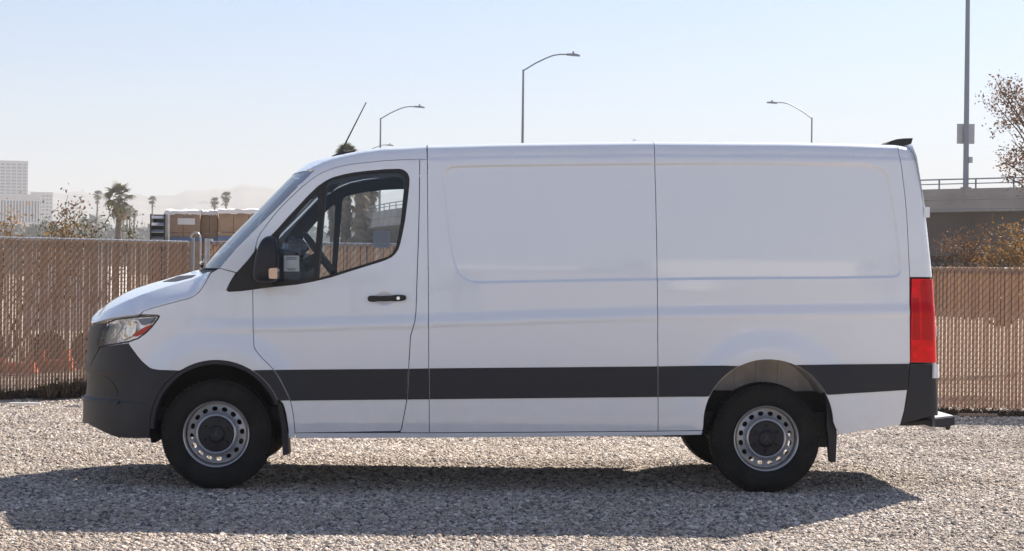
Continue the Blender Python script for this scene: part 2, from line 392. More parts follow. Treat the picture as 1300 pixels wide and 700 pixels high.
van = thing('cargo_van', 'white low roof cargo van parked side on across the gravel lot', 'van', (1.83, YC, 0))
VO = Vector((1.83, YC, 0))
def mk(name, V3, Fs, Ns, m, parent, far):
    V3 = np.array(V3, float); Ns = np.array(Ns, float)
    if far:
        V3[:, 1] = 2*YC-V3[:, 1]; Ns[:, 1] *= -1; Fs = [tuple(reversed(f)) for f in Fs]
    V3 = V3-np.array(VO)
    me = bpy.data.meshes.new(name); me.from_pydata(V3.tolist(), [], [tuple(int(i) for i in f) for f in Fs])
    me.materials.append(m); me.polygons.foreach_set('use_smooth', [True]*len(me.polygons))
    me.normals_split_custom_set_from_vertices(Ns.tolist())
    o = bpy.data.objects.new(name, me); COL.objects.link(o); o.parent = parent; ORIG[o.name] = VO
    return o
def panel(name, px, m, holes=(), off=0.0, gap=.0022, grid=.03, depth=.022, parent=None, sides=(0, 1), feat=True, xz=False, back=False, pholes=None):
    """a piece of the skin cut to a traced outline; returns [near, far]"""
    P = px if xz else inv(px, off); q = inset(resample(P, .02), gap)
    H = [inset(resample(h if xz else inv(h, off), .02), -gap) for h in holes]
    mn, mx = q.min(0), q.max(0)
    gx, gz = np.meshgrid(np.arange(mn[0], mx[0], grid), np.arange(mn[1], mx[1], grid)); pts = np.stack([gx.ravel(), gz.ravel()], 1)
    if feat:
        pts = np.concatenate([FEAT, pts])
    k = (pts > mn).all(1) & (pts < mx).all(1); pts = pts[k]
    k = pip(pts, q)
    for h in H: k &= ~pip(pts, h)
    pts = pts[k]
    if len(pts):
        d = pdist(pts, q)
        for h in H: d = np.minimum(d, pdist(pts, h))
        pts = pts[d > .0035]
    # thin out near duplicates
    if len(pts):
        key = np.round(pts/.003).astype(int); _, ix = np.unique(key, axis=0, return_index=True); pts = pts[np.sort(ix)]
    V, T = cdt(q, H, pts)
    W = Wf(V[:, 0], V[:, 1]); N = Nrm(V[:, 0], V[:, 1])
    V3 = np.stack([V[:, 0], YC-W, V[:, 1]], 1)+N*off
    Fs = [tuple(t) for t in T]
    # returned edges
    ec = {}
    for t in T:
        for i in range(3):
            e = (t[i], t[(i+1) % 3]); ec[e] = 1
    bd = [e for e in ec if (e[1], e[0]) not in ec]
    Vb = []; Nb = []; Fb = []; base = len(V3)
    for (a, b) in bd:
        pa, pb = V3[a], V3[b]; na, nb = N[a], N[b]; i0 = base+len(Vb)
        ed = pb-pa; on = np.cross(ed, na); L = np.linalg.norm(on); on = on/L if L > 1e-9 else na
        Vb += [pa, pb, pb-nb*depth, pa-na*depth]; Nb += [on]*4; Fb.append((i0, i0+3, i0+2, i0+1))
    # orientation of the main faces: outward must be -y for the near side
    a, b, c = V3[T[0][0]], V3[T[0][1]], V3[T[0][2]]
    A3 = np.concatenate([V3, np.array(Vb)]); N3 = np.concatenate([N, np.array(Nb)]); F3 = Fs+Fb
    if back:
        base = len(A3); A3 = np.concatenate([A3, V3-N*depth]); N3 = np.concatenate([N3, -N]); F3 = F3+[tuple(int(i)+base for i in t[::-1]) for t in T]
    res = []
    for s in sides:
        pr = parent[s] if isinstance(parent, (list, tuple)) else (parent or van)
        res.append(mk(name, A3, F3, N3, m, pr, s == 1))
    return res

def arc(c, r, a0, a1, n=24):
    return [(c[0]+r*math.cos(R_(a0+(a1-a0)*i/n)), c[1]-r*math.sin(R_(a0+(a1-a0)*i/n))) for i in range(n+1)]
FC, RC = (274.5, 542), (975.5, 539)
door_line_top = [(324.6,313.7),(327,303.4),(330.3,297),(334.9,290.6),(343.5,279),(352.9,267.4),(363,257),(373.4,246.9),(383.5,237.5),(394,228.9),(400,224.6),(406.5,220.7),(414.6,216.9),(425.7,212.9),(445,208.8),(464.3,206.6),(490,204.1),(515.8,202.7),(532.6,202.3)]
door_r = [(532.7,203.4),(532.5,247),(531.2,300),(529.8,340),(528.6,378),(528,395.7),(526.5,408.7),(521,427.2),(519.8,448),(518.7,468),(516.5,507),(514.7,518),(512.4,529.3),(509.8,543.4),(508.7,546.5),(506.8,547.9)]
door_l = [(374.6,549.7),(373.8,541),(372.9,530),(371,519),(368.6,508.6),(365.5,500.5),(362,493.6),(357.6,484.5),(352.5,476.4),(347.8,470),(342.9,464.6),(333,455),(325.7,446.4),(323.6,443.3),(322.5,440),(321.8,432),(321.2,400),(321,369.5)]
trim_bot = [(321,367.6),(345,364.4),(376,361.4),(398.2,357.4),(420,352.2),(450,342.6),(480,333.4),(490,330),(497,326.5),(502,322),(505.5,316.5),(508,309),(511,295),(514,280),(517,256),(519.4,234),(519.6,227.9),(518.9,224),(517.2,220.4),(514,217.4),(510.5,215.6),(506.3,214.8),(490,215.3),(464.3,217.6),(451,219.2),(438.6,221.4),(425.7,224.7),(419,227.2),(412.9,230.5),(404,236.6),(391,249),(378.6,262.3),(365.5,276.3),(352.9,290.6),(343.4,300.3),(334,310)]
pane_q = [(356.5,293),(370,277.5),(384.8,261.7),(394.5,251.5),(402.9,244.4),(404.6,244.6),(405.2,247),(403.6,272),(401.6,297.7),(397.7,351.9),(378,355),(352,358),(349,350),(352,320),(353.5,300)]
pane_m = [(413.2,236),(414.3,232.4),(417,229.8),(421,228.3),(437,224.8),(454,221.9),(477,219.6),(500.6,218.5),(506,218.6),(510.5,220.6),(513.6,224),(514.5,228),(513.4,238.6),(509.6,277),(506,298),(503,311.5),(500.4,317.5),(497.4,322),(493,325.6),(470,333),(446,340.5),(423.4,347.6),(403,353.4),(406,317),(409.5,277)]
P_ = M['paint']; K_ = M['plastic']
# --- bonnet
hood_out = [(115.7,411.3),(121.7,409.6),(138,404.8),(158.6,401.4),(175.7,399.8),(178.3,398.2),(182.6,395.1),(192.9,391.7),(210,386.9),(227.1,382.3),(240.9,378.9),(247.7,375.4),(252.9,370.8),(258.9,362.6),(263.2,354.9),(266.6,347.5)]
_hp = inv(hood_out)
_sil = [(x, z-.0006) for x, z in zip(HX[::-1], HZ[::-1]) if x < XH-.002]
_tip = _sil[-1]
hood_xz = [p for p in _hp]+[(XH-.002, float(np.interp(XH-.002, HX, HZ))-.0006)]+_sil
vent = [(206.6,358.0),(227,350.9),(249.4,349.3),(244,352.6),(223.7,357.6)]
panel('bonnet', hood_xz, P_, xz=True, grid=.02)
panel('bonnet_vent', vent, M['black'], off=.002, depth=.004, gap=0, feat=True, grid=.012)
# --- front wing
lamp_out = [(133.7,410.6),(140,407.6),(146.6,405.4),(172.3,402.2),(199.7,400.5),(202.2,401.3),(202.4,403),(199.7,407.1),(193.5,415),(186,422.6),(175.7,430.3),(163.7,434.6),(146.6,437.4),(126.9,440.4),(124.4,438.5),(123.8,435),(126.9,422.6)]
bump_top = [(163,436.5),(168,443.5),(174,451.6),(180,459),(186,464.2),(190,467.2),(194,468.9),(202,470.2),(228,471)]
wing = [(178.3,399.6),(182.6,395.1),(192.9,391.7),(210,386.9),(227.1,382.3),(240.9,378.9),(247.7,375.4),(252.9,370.8),(258.9,362.6),(263.2,354.9),(267.4,347.1),(278.3,340.7),(299.5,346.5),(292,358.8),(287.7,368.2),(290.3,370.5),(306,369.6),(321,367.6)]
wing += door_l[::-1] + [(374.9,556.3),(366.5,556.5),(366,545),(363,525),(359.5,513),(356,509.2)]
wing += arc(FC, 84.5, 23, 121) + bump_top[::-1][0:] + [(163.7,434.8),(175.7,430.5),(186,422.9),(193.5,415.2),(199.7,407.3),(202.8,402),(202.4,400.6),(199.7,399.9)]
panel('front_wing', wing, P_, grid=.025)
panel('wheel_arch_lip', arc(FC, 84.3, 182, 20, 40)+arc(FC, 79.5, 20, 182, 40), M['plastic'], off=-.006, depth=.05, feat=False, gap=.0)
# --- bumper + grille
bumper = [(127,441),(146.6,438),(162,436)]+bump_top+arc(FC, 84.5, 124, 184)+[(189.2,558),(188,556.6),(168,556.8),(152,556.2),(141,552.8),(130,548),(121,543),(112,538.5)]
_bx = inv(bumper)
_lo = U(112, 538.5, YC-.42).z
_nose = [(float(np.interp(z, NZ, NX))+.0006, z) for z in np.arange(_lo, U(110, 473, YC-.42).z, .012)]
bump_xz = _bx+_nose
_e = inv([(115.5, 463), (121, 452)])
panel('front_bumper', bump_xz+_e, K_, xz=True, grid=.02)
gr = inv([(121,452),(115.5,463),(112,471)])
zlo = U(110, 474, YC-.42).z; zhi = U(115, 417, YC-.42).z
grille_xz = [(float(np.interp(z, NZ, NX))+.0006, z) for z in np.arange(zlo, zhi, .012)]+inv([(121.7,410.6),(133.2,410.7),(126.7,422.6),(123.5,435.2),(124.2,438.6),(126.6,440.8)])+gr
panel('grille', grille_xz, M['black'], xz=True, grid=.02)
# grille bars and a badge ring on the nose
for k, py in enumerate((432, 447)):
    z = U(112, py, YC-.42).z; mb = MB(); pts = []
    for yy in np.linspace(-.30, .30, 15):
        lo, hi = float(np.interp(z, NZ, NX)), -.22
        for _ in range(30):
            mid = (lo+hi)/2
            if float(Wf(np.array([mid]), np.array([z]))[0]) < abs(yy): lo = mid
            else: hi = mid
        pts.append((lo+.004, YC+yy, z))
    mb.tube(pts, .014, 6); mb.build('grille_bar', M['plastic'], van, smooth=True)
# fog light bezel recess and chin strip on the bumper
panel('bumper_step', [(104,507.5),(112,511.5),(130,515.2),(148,514.5),(151.5,510.5),(148,507),(130,507.5),(112,504.5),(104.5,502.5)], K_, off=.006, depth=.012, gap=0, grid=.02)
panel('fog_light_bezel', smooth_closed([(111,478),(126,476),(139,481),(147,492),(151,503),(130,504.5),(112,501)]), M['black'], off=.003, depth=.006, gap=0, grid=.02)
panel('bumper_corner_trim', [(104,505.5),(103.9,531),(106,533),(106.2,506)], M['chrome'], off=.004, depth=.006, gap=0, feat=True, grid=.015)
# --- headlight
hb = panel('headlight', lamp_out, M['lampin'], off=-.055, depth=.01, gap=-.004, grid=.02)
panel('lamp_bowl', smooth_closed([(160,409),(169,409),(171,420),(163,428),(150,432),(143,428),(152,418)]), M['bowl'], off=-.03, depth=.03, gap=0, grid=.015, parent=hb)
panel('lamp_bowl', smooth_closed([(139,413),(151,409.5),(150,418),(141,430),(130,433),(131,425)]), M['bowl'], off=-.032, depth=.03, gap=0, grid=.015, parent=hb)
panel('daytime_light', [(172,405.5),(196,403),(188,411),(178,413)], M['liner'], off=-.03, depth=.03, gap=0, grid=.015, parent=hb)
panel('side_reflector', [(167.1,427.4),(173,422),(179.1,417.6),(186,414.2),(192.9,411.6),(190.3,416.8),(180.9,424.2),(172.3,427.4)], M['orange'], off=-.008, depth=.004, gap=0, grid=.015, parent=hb)
panel('lamp_lens', lamp_out, M['lens'], off=-.001, depth=.002, gap=.001, grid=.02, parent=hb)
panel('lamp_seal', lamp_out, M['black'], holes=[[(135,411.5),(147,406.6),(172.3,403.5),(199.6,401.9),(200.6,402.6),(198.3,406.6),(192.3,414.3),(185,421.6),(175.1,429.1),(163.3,433.2),(146.5,436),(127.5,439),(125.5,437),(125,434.6),(128.3,422.7)]], off=.001, depth=.006, gap=-.0005, grid=.03, parent=hb)
# --- cab side frame (A pillar and roof rail)
ws_in = [(278.3,340.7),(298.9,316.3),(332.3,282.9),(360.6,254.6),(380,234.8),(399,216.3)]
cabf = ws_in+[(392.5,216)]+[(387.5,216),(393,212.6),(399,209),(406,205.6),(412.9,202.6),(425.7,198.1),(445,193.6),(464.3,189.7),(490,186.5),(515.8,185.2),(541.6,183.9)]
_p = inv(ws_in)
_s = [(x, z) for x, z in zip(np.linspace(XR+.006, U(541.6,184,.14).x, 40), [0]*40)]
_s = [(x, float(np.interp(x, RX, RZ))-.0006) for x, _ in _s]
cab_xz = _p+_s+inv([(541.9,190),(542.4,202.4)]+door_line_top[::-1]+[(322.8,320.3),(314.3,331.4),(300.6,346.4)])
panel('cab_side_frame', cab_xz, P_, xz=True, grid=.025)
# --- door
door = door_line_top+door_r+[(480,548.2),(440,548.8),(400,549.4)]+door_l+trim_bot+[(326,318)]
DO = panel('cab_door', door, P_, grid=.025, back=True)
panel('window_trim', [(290.3,370.2),(287.9,368),(292.2,358.8),(300.6,347),(314.3,331.8),(322.8,321.5)]+trim_bot[::-1]+[(306,369.2)], M['black'], holes=[pane_q, pane_m], off=-.003, depth=.03, gap=.0008, grid=.06, parent=DO, feat=False, back=True)
panel('quarter_window', pane_q, M['glass'], off=-.012, depth=.003, gap=-.003, grid=.06, parent=DO, feat=False)
panel('door_window', pane_m, M['glass'], off=-.012, depth=.003, gap=-.003, grid=.06, parent=DO, feat=False)
def shrink(px, l, t, r, b):
    xs = [p[0] for p in px]; ys = [p[1] for p in px]; x0, x1, y0, y1 = min(xs), max(xs), min(ys), max(ys)
    return [(x0+l+(x-x0)/(x1-x0)*(x1-x0-l-r), y0+t+(y-y0)/(y1-y0)*(y1-y0-t-b)) for x, y in px]
card = door_line_top[2:]+door_r[:10]+[(440,545),(376,545),(370,500),(355,480),(330,450),(325,400),(325,330)]
panel('door_card', card, M['interior'], holes=[shrink(pane_q, 1, 3, 1, -1), shrink(pane_m, 3, 6, 2, -1)], off=-.06, depth=.02, gap=.004, grid=.06, parent=DO, feat=False, back=True)
panel('door_cladding', [(347.8,469.6),(518.4,468),(516.4,507.8),(369,509.6),(365.5,500.5),(362,493.6),(357.6,484.5),(352.5,476.4)], K_, off=.006, depth=.008, grid=.04, parent=DO)
hp = inv([(467,379.3),(515.5,379.3)])
panel('door_handle', smooth_closed([(466.5,377.5),(470,375.6),(490,375.2),(509,374.6),(515.5,375.5),(516,380.5),(510,382.8),(490,383.4),(472,384),(467,382.5)]), M['black'], off=.028, depth=.018, gap=0, grid=.015, parent=DO, feat=False, back=True)
panel('key_lock', arc((505.5,379),2.2,0,345,12), M['chrome'], off=.031, depth=.004, gap=0, grid=.02, parent=DO, feat=False)
for s in (0, 1): pass
# --- body side
brow = lambda x0, x1, n: [(x, float(np.interp(x, RX, RZ))-.0006) for x in np.linspace(x0, x1, n)]
xa, xb_, xc = U(542.6,183,.14).x, U(830,178.6,.14).x, U(1139.5,183.3,.14).x
pillar = door_r[::-1]
panel('door_pillar', [(532.9,202.5),(542.5,202.6),(543.2,300),(543.8,360),(544.3,460),(545.2,549.6),(509,549.6),(507.5,548.4)]+[(p[0]+.2, p[1]) for p in pillar[1:]], P_, grid=.03)
rp_l = [(831.2,200),(832.4,250),(834,330),(835,400),(835.5,547.4)]
rear_line = [(1141,194.3),(1145.4,220),(1148.9,249),(1151.4,278.3),(1154.9,352),(1155.4,400),(1155.5,460)]
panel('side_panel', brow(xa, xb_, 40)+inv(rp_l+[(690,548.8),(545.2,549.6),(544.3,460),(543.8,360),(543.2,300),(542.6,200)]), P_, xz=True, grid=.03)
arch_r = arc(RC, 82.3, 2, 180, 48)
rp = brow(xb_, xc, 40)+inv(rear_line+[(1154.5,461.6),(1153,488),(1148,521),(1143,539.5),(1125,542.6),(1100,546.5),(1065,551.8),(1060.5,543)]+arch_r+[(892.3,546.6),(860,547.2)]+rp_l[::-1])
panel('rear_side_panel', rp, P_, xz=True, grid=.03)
panel('sill', [(375.2,550.2),(545,550.1),(690,549.3),(835,547.9),(891.6,547.1),(890.5,551.9),(835,553.2),(690,554.8),(545,556),(375.3,556.6)], P_, off=.004, depth=.03, gap=.0006, grid=.03)
_rc = [(float(np.interp(z, BZ, BX))-.0006, z) for z in np.arange(U(1184,352.4,.06).z, U(1163.6,189,.06).z, .02)]
_rt = [(x, float(np.interp(x, RX, RZ))-.0006) for x in np.linspace(_rc[-1][0]-.004, xc, 10)]
panel('rear_corner_panel', inv([(1154.9,352.3)])+_rc+_rt+inv(rear_line[:-2]), P_, xz=True, grid=.02)
def rearpatch(name, m, py0, py1, left, off, **k):
    zz = np.arange(U(1186, py1, .06).z, U(1186, py0, .06).z, .012)
    e = [(float(np.interp(z, BZ, BX))-.0006, z) for z in zz]
    return panel(name, inv(left)+e, m, xz=True, off=off, grid=.02, **k)
TL = rearpatch('tail_light', M['red'], 353.6, 460.3, [(1157,353.6),(1156.6,400),(1155.7,460.4)][::1], .006, depth=.03)
rearpatch('rear_bumper_corner', K_, 461.6, 527.5, [(1154.7,461.6),(1153.2,488),(1148.2,521),(1143.2,539.3),(1165,533.5),(1182.5,528)], .004, depth=.03)
panel('side_cladding', [(320.5,470),(334,469.6),(346.9,469.4),(352,476.6),(357,485),(361.5,494),(365,501),(368.3,509),(352.5,509.2)]+arc(FC, 84.8, 24, 56), K_, off=.006, depth=.008, grid=.03)
panel('side_cladding', [(519.2,468),(544.3,467.6),(544.8,507.6),(517,507.9)], K_, off=.006, depth=.008, grid=.04)
panel('side_cladding', [(544.8,467.5),(835,465),(835.3,504.7),(545.2,507.6)], K_, off=.006, depth=.008, grid=.05)
panel('side_cladding', [(835.6,465),(920,464)]+arc(RC, 82.6, 116, 154)+[(899,504.2),(835.8,504.7)], K_, off=.006, depth=.008, grid=.04)
panel('side_cladding', [(1010,463.2),(1154.3,461.8),(1153,495.6),(1100,499),(1051,502)]+arc(RC, 82.6, 28, 66), K_, off=.006, depth=.008, grid=.04)
# tail light details
panel('lamp_segment', [(1158.2,378),(1166.5,378),(1168,432),(1159,432)], M['redd'], off=.0085, depth=.003, gap=0, grid=.02, parent=TL)
panel('lamp_segment', [(1168.6,356),(1182,356),(1184.2,432),(1171,432)], M['redd'], off=.0085, depth=.003, gap=0, grid=.02, parent=TL)
for y_ in (383, 404, 425): panel('lamp_rib', [(1158.5,y_),(1184.5,y_),(1184.6,y_+1.1),(1158.5,y_+1.1)], M['redd'], off=.0105, depth=.003, gap=0, grid=.03, parent=TL)
panel('marker_light', [(1184.5,461.5),(1189.4,463.5),(1189.6,480),(1184,480.5)], M['paper'], off=.02, depth=.03, gap=0, grid=.01, feat=False)
# --- roof skin
XW, ZW = inv([(399, 216.3)])[0]
xs = np.concatenate([np.linspace(XW, XW+1.0, 16), np.linspace(XW+1.15, BX.min()-.03, 16)]); nyr = 17
mb = MB(); vs = []
for i, x in enumerate(xs):
    zr = float(np.interp(x, RX, RZ)); Wr = float(Wf(np.array([x]), np.array([zr-.0004]))[0])+.004
    if i == 0: Wr = float(Wf(np.array([XW]), np.array([ZW]))[0])-.002
    for j in range(nyr):
        s = -1+2*j/(nyr-1); f = max(0, 1-(x-XW)/.8)
        z = zr-.002+.028*(1-s**2)*(1-f) if i else ZW+.004
        vs.append((x-.22*(1-s*s)*f, YC+s*Wr, z))
fs = [(i*nyr+j, (i+1)*nyr+j, (i+1)*nyr+j+1, i*nyr+j+1) for i in range(len(xs)-1) for j in range(nyr-1)]
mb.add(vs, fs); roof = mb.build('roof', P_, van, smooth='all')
mb = MB(); mb.add([(x, y, z-.07) for x, y, z in vs], [tuple(reversed(f)) for f in fs]); mb.build('headliner', M['liner'], van, smooth='all')
# --- windscreen
ed = inv(ws_in); ed = [(np.interp(t, np.linspace(0, 1, len(ed)), [e[0] for e in ed]), np.interp(t, np.linspace(0, 1, len(ed)), [e[1] for e in ed])) for t in np.linspace(0, 1, 13)]
vs = []
for x, z in ed:
    Wp = float(Wf(np.array([x]), np.array([z]))[0])-.004
    for j in range(21):
        s = -1+2*j/20; vs.append((x-.22*(1-s*s), YC+s*Wp, z))
fs = [(i*21+j, (i+1)*21+j, (i+1)*21+j+1, i*21+j+1) for i in range(12) for j in range(20)]
mb = MB(); mb.add(vs, fs); mb.build('windscreen', M['wglass'], van, smooth='all')
# cowl under the screen
cv = []
for k, (dx, dz) in enumerate(((.01, .0), (-.03, -.012), (-.05, -.05))):
    x, z = ed[0]; Wp = .84
    for j in range(21):
        s = -1+2*j/20; cv.append((x-.22*(1-s*s)+dx, YC+s*Wp, z+dz))
mb = MB(); mb.add(cv, [(i*21+j, i*21+j+1, (i+1)*21+j+1, (i+1)*21+j) for i in range(2) for j in range(20)]); mb.build('cowl', M['black'], van, smooth=True)
for yy in (-.45, .25):
    mb = MB(); x, z = ed[0]; pts = []
    for k in range(6):
        y = yy+.09*k; s = y/.84; pts.append((x-.22*(1-s*s)-.03-.0*k, YC+y, z+.012+.006*k))
    mb.tube(pts, .011, 6); mb.build('wiper', M['black'], van, smooth=True)
# --- rear wall, floor, bulkhead, underbody
mb = MB(); vs = []; zz = np.linspace(.42, RZ[-3], 24)
for z in zz:
    x = float(np.interp(z, BZ, BX)); vs += [(x-.014+.004*(1-(s*s)), YC+s*.918, z) for s in np.linspace(-1, 1, 13)]
mb.add(vs, [(i*13+j, i*13+j+1, (i+1)*13+j+1, (i+1)*13+j) for i in range(23) for j in range(12)]); mb.build('rear_door_panel', P_, van, smooth='all')
for zc_ in (U(1178, 270, .1).z, U(1184, 420, .1).z):
    xx = float(np.interp(zc_, BZ, BX))
    for s in (-1, 1):
        mb = MB(); mb.box(xx-.02, xx+.018, YC+s*.90-.03, YC+s*.90+.03, zc_-.035, zc_+.035); mb.build('door_hinge', P_, van)
zsill = U(600, 553, .02).z
xbk = U(549, 400, 0).x
mb = MB(); mb.box(-.62, 4.4, YC-.78, YC+.78, zsill+.07, zsill+.16); mb.box(-.35, 4.4, YC-.55, YC-.45, zsill+.03, zsill+.07); mb.box(-.35, 4.4, YC+.45, YC+.55, zsill+.03, zsill+.07)
mb.build('underbody', M['dark'], van)
mb = MB(); mb.box(xbk, xbk+.03, YC-.86, YC+.86, zsill+.16, 2.26); mb.build('bulkhead', M['interior'], van)
mb = MB(); mb.box(.45, 1.35, YC-.93, YC+.93, zsill+.0, zsill+.05); mb.box(1.35, 3.1, YC-.95, YC+.95, zsill+.0, zsill+.05); mb.build('floor_pan', M['dark'], van)
mb = MB(); mb.box(xbk+.1, 4.7, YC-.86, YC+.86, 1.0, 1.02); mb.build('load_floor', M['dark'], van)
mb = MB()   # rear axle and springs, front suspension
mb.tube([(3.665, .25, .37), (3.665, 1.72, .37)], .055, 10); mb.tube([(3.665, YC-.14, .37), (3.665, YC+.14, .37)], .14, 12)
for s in (-.5, .5): mb.tube([(2.95, YC+s, .52), (3.3, YC+s, .43), (3.665, YC+s, .41), (4.05, YC+s, .44), (4.45, YC+s, .56)], .035, 6)
mb.build('axle', M['dark'], van, smooth=True); mb = MB(); mb.tube([(0, .25, .38), (0, 1.72, .38)], .05, 8)
mb.build('axle', M['dark'], van, smooth=True)
# wheel wells
def well(name, A, r, y0, y1, m, zcut, far, a0=-25, a1=205):
    mb = MB(); n = 28; vs = []
    for i in range(n+1):
        a = R_(a0+(a1-a0)*i/n); x = A.x+r*math.cos(a); z = max(A.z+r*math.sin(a), zcut)
        vs += [(x, y0, z), (x, y1, z)]
    fs = [(2*i, 2*i+1, 2*i+3, 2*i+2) for i in range(n)]+[tuple([2*i+1 for i in range(n+1)])]
    if far: vs = [(x, 2*YC-y, z) for x, y, z in vs]
    mb.add(vs, fs); return mb.build(name, m, van, smooth=True)
for far in (0, 1):
    well('wheel_arch_liner', AF, .455, .06, .50, M['dark'], .30, far)
    well('wheel_arch_liner', AR, .445, .06, .46, M['well'], U(900, 497, .4).z, far, -5, 185)
    mb = MB(); zz = U(975, 497, .4).z; y0, y1 = .40, .47
    if far: y0, y1 = 2*YC-y1, 2*YC-y0
    mb.box(AR.x-.52, AR.x+.46, y0, y1, zz-.10, zz); mb.box(AR.x+.30, AR.x+.52, y0-.05, y1, zz-.38, zz-.08); mb.box(AR.x-.53, AR.x-.30, y0-.05, y1, zz-.30, zz-.08)
    mb.build('chassis_rail', M['dark'], van)
    for k in range(5):
        mb = MB(); xx = AR.x-.3+.15*k; h = math.sqrt(max(0, .437**2-(xx-AR.x)**2)); ya = .445 if not far else 2*YC-.455
        mb.box(xx-.008, xx+.008, ya, ya+.01, zz+.01, AR.z+h)
        mb.build('wheelhouse_rib', M['well'], van)
# mud flaps
def flap(px, y0, y1, m=None):
    for far in (0, 1):
        a, b = (y0, y1) if not far else (2*YC-y1, 2*YC-y0)
        mb = MB(); p = [U(x, y, y0) for x, y in px]; mb.prism([(q.x, q.z) for q in p], a, b); mb.build('mud_flap', m or M['plastic'], van, smooth=30)
flap([(352.5,509.5),(357.5,511),(361,525),(364.5,545),(366,562),(367,577),(359,579),(358,560),(357,540),(353,520)], .03, .19)
flap([(1047,499),(1051,503.5),(1058,520),(1061.5,540),(1062.5,552),(1061,587),(1054.5,587),(1051.5,556),(1050,545),(1050,520)], .03, .11)
# rear step
p = [U(x, y, .14) for x, y in [(1143,538.6),(1165,535.6),(1185,532.5),(1212,529.5),(1212,539.8),(1206,541.5),(1197,543),(1181,542),(1174,539.5),(1160,540.6),(1144,540.6)]]
mb = MB(); mb.prism([(q.x, q.z) for q in p], .14, 2*YC-.14); mb.build('rear_step', M['plastic'], van)
a, b = U(1187, 531.6, .16), U(1211, 529, .16)
mb = MB(); mb.prism([(a.x, a.z), (b.x, b.z), (b.x, b.z+.006), (a.x, a.z+.006)], .17, 2*YC-.17); mb.build('step_tread', M['galv'], van)
c = U(1203, 546, YC-.4); mb = MB(); mb.tube([(c.x, YC-.4, c.z+.05), (c.x, YC-.4, c.z)], [.03, .012], 8); mb.build('tow_eye', M['dark'], van)
# mirror
mir = [(331.4,305.7),(336.5,301),(342.5,299.4),(348.5,301),(350.8,305.7),(352.3,314),(352.6,326),(352.5,345),(351,356.5),(345,358.8),(329.7,359),(323,356.5),(321,348.5),(323.3,331.4),(327.5,314)]
mir = smooth_closed(mir)
mp = [U(x, y, -.20) for x, y in mir]; cxm = sum(q.x for q in mp)/len(mp); czm = sum(q.z for q in mp)/len(mp)
for far in (0, 1):
    mb = MB(); vs = []; n = len(mp)
    sl_ = ((-.02, .55), (-.045, .82), (-.08, .96), (-.13, 1), (-.20, 1), (-.245, .95), (-.27, .82), (-.28, .5))
    for y, s in sl_:
        vs += [(cxm+(q.x-cxm)*s, y if not far else 2*YC-y, czm+(q.z-czm)*s) for q in mp]
    fs = [(i*n+j, i*n+(j+1) % n, (i+1)*n+(j+1) % n, (i+1)*n+j) for i in range(len(sl_)-1) for j in range(n)]+[tuple(range(n-1, -1, -1)), tuple((len(sl_)-1)*n+j for j in range(n))]
    if not far: fs = [tuple(reversed(f)) for f in fs]
    mb.add(vs, fs); mo = mb.build('door_mirror', K_, van, smooth='all')
    q = [U(x, y, -.26) for x, y in [(341.8,342),(344,340.8),(351.6,340.2),(352.6,341.5),(352.6,353),(351,354.2),(343,354),(341.8,352)]]
    mb = MB(); y0, y1 = (-.292, -.16) if not far else (2*YC+.16, 2*YC+.292)
    mb.prism([(k.x, k.z) for k in q], y0, y1); mb.build('turn_signal', M['signal'], mo)
    q = [U(x, y, -.1) for x, y in [(328,359),(345,358),(346,364),(330,366)]]
    mb = MB(); y0, y1 = (-.14, .12) if not far else (2*YC-.12, 2*YC+.14); mb.prism([(k.x, k.z) for k in q], y0, y1); mb.build('mirror_arm', M['black'], mo)
# roof antenna, rear camera, roof clip
b0, b1 = U(433, 193, YC), U(465, 130, YC)
mb = MB(); p = [U(x, y, YC) for x, y in [(420,202),(422,198.3),(427,195.8),(431,193.5),(434,192),(437,192),(439,193.5),(451,191.5),(454,200)]]
mb.prism([(q.x, q.z) for q in p], YC-.035, YC+.035); an = mb.build('antenna', M['black'], van)
mb = MB(); mb.tube([b0, b1], [.006, .0035], 6); mb.build('antenna_rod', M['black'], an)
p = [U(x, y, YC-.13) for x, y in [(1126,182.5),(1131,179.3),(1138,177),(1147,175.9),(1159,175.6),(1157,182.5),(1150,186)]]
mb = MB(); mb.prism([(q.x, q.z) for q in p], YC-.13, YC+.13); mb.build('high_brake_light', M['dark'], van)
p = [U(x, y, YC) for x, y in [(803,180),(804,176.8),(806.5,176.8),(808,180)]]
mb = MB(); mb.prism([(q.x, q.z) for q in p], YC-.02, YC+.02); mb.build('roof_clip', M['paper'], van)
# interior
p = [U(x, y, .985) for x, y in [(288,352),(322,327),(352,319.5),(372,318.5),(384,322),(392,332),(395,346),(388,380),(330,420)]]
mb = MB(); mb.prism([(q.x, q.z) for q in p], .09, 2*YC-.09); mb.build('dashboard', M['interior'], van, smooth=20)
wc = U(408, 326, .55); mb = MB(); ax = Vector((.80, 0, .60)).normalized(); e1 = Vector((0, 1, 0)); e2 = ax.cross(e1)
e2 = Vector((-.60, 0, .80)); 
mb.tube([wc+(e1*math.cos(t)+e2*math.sin(t))*.20 for t in np.linspace(0, 2*math.pi, 33)], .017, 8, cap=False); st = mb.build('steering_wheel', M['black'], van, smooth=True)
mb = MB()
for t in (0, 2.1, 4.2): mb.tube([wc, wc+(e1*math.cos(t)+e2*math.sin(t))*.2], .018, 6)
mb.tube([wc+e2*0, wc-Vector((.8, 0, .45))*.35], .045, 8); mb.build('steering_column', M['black'], st)
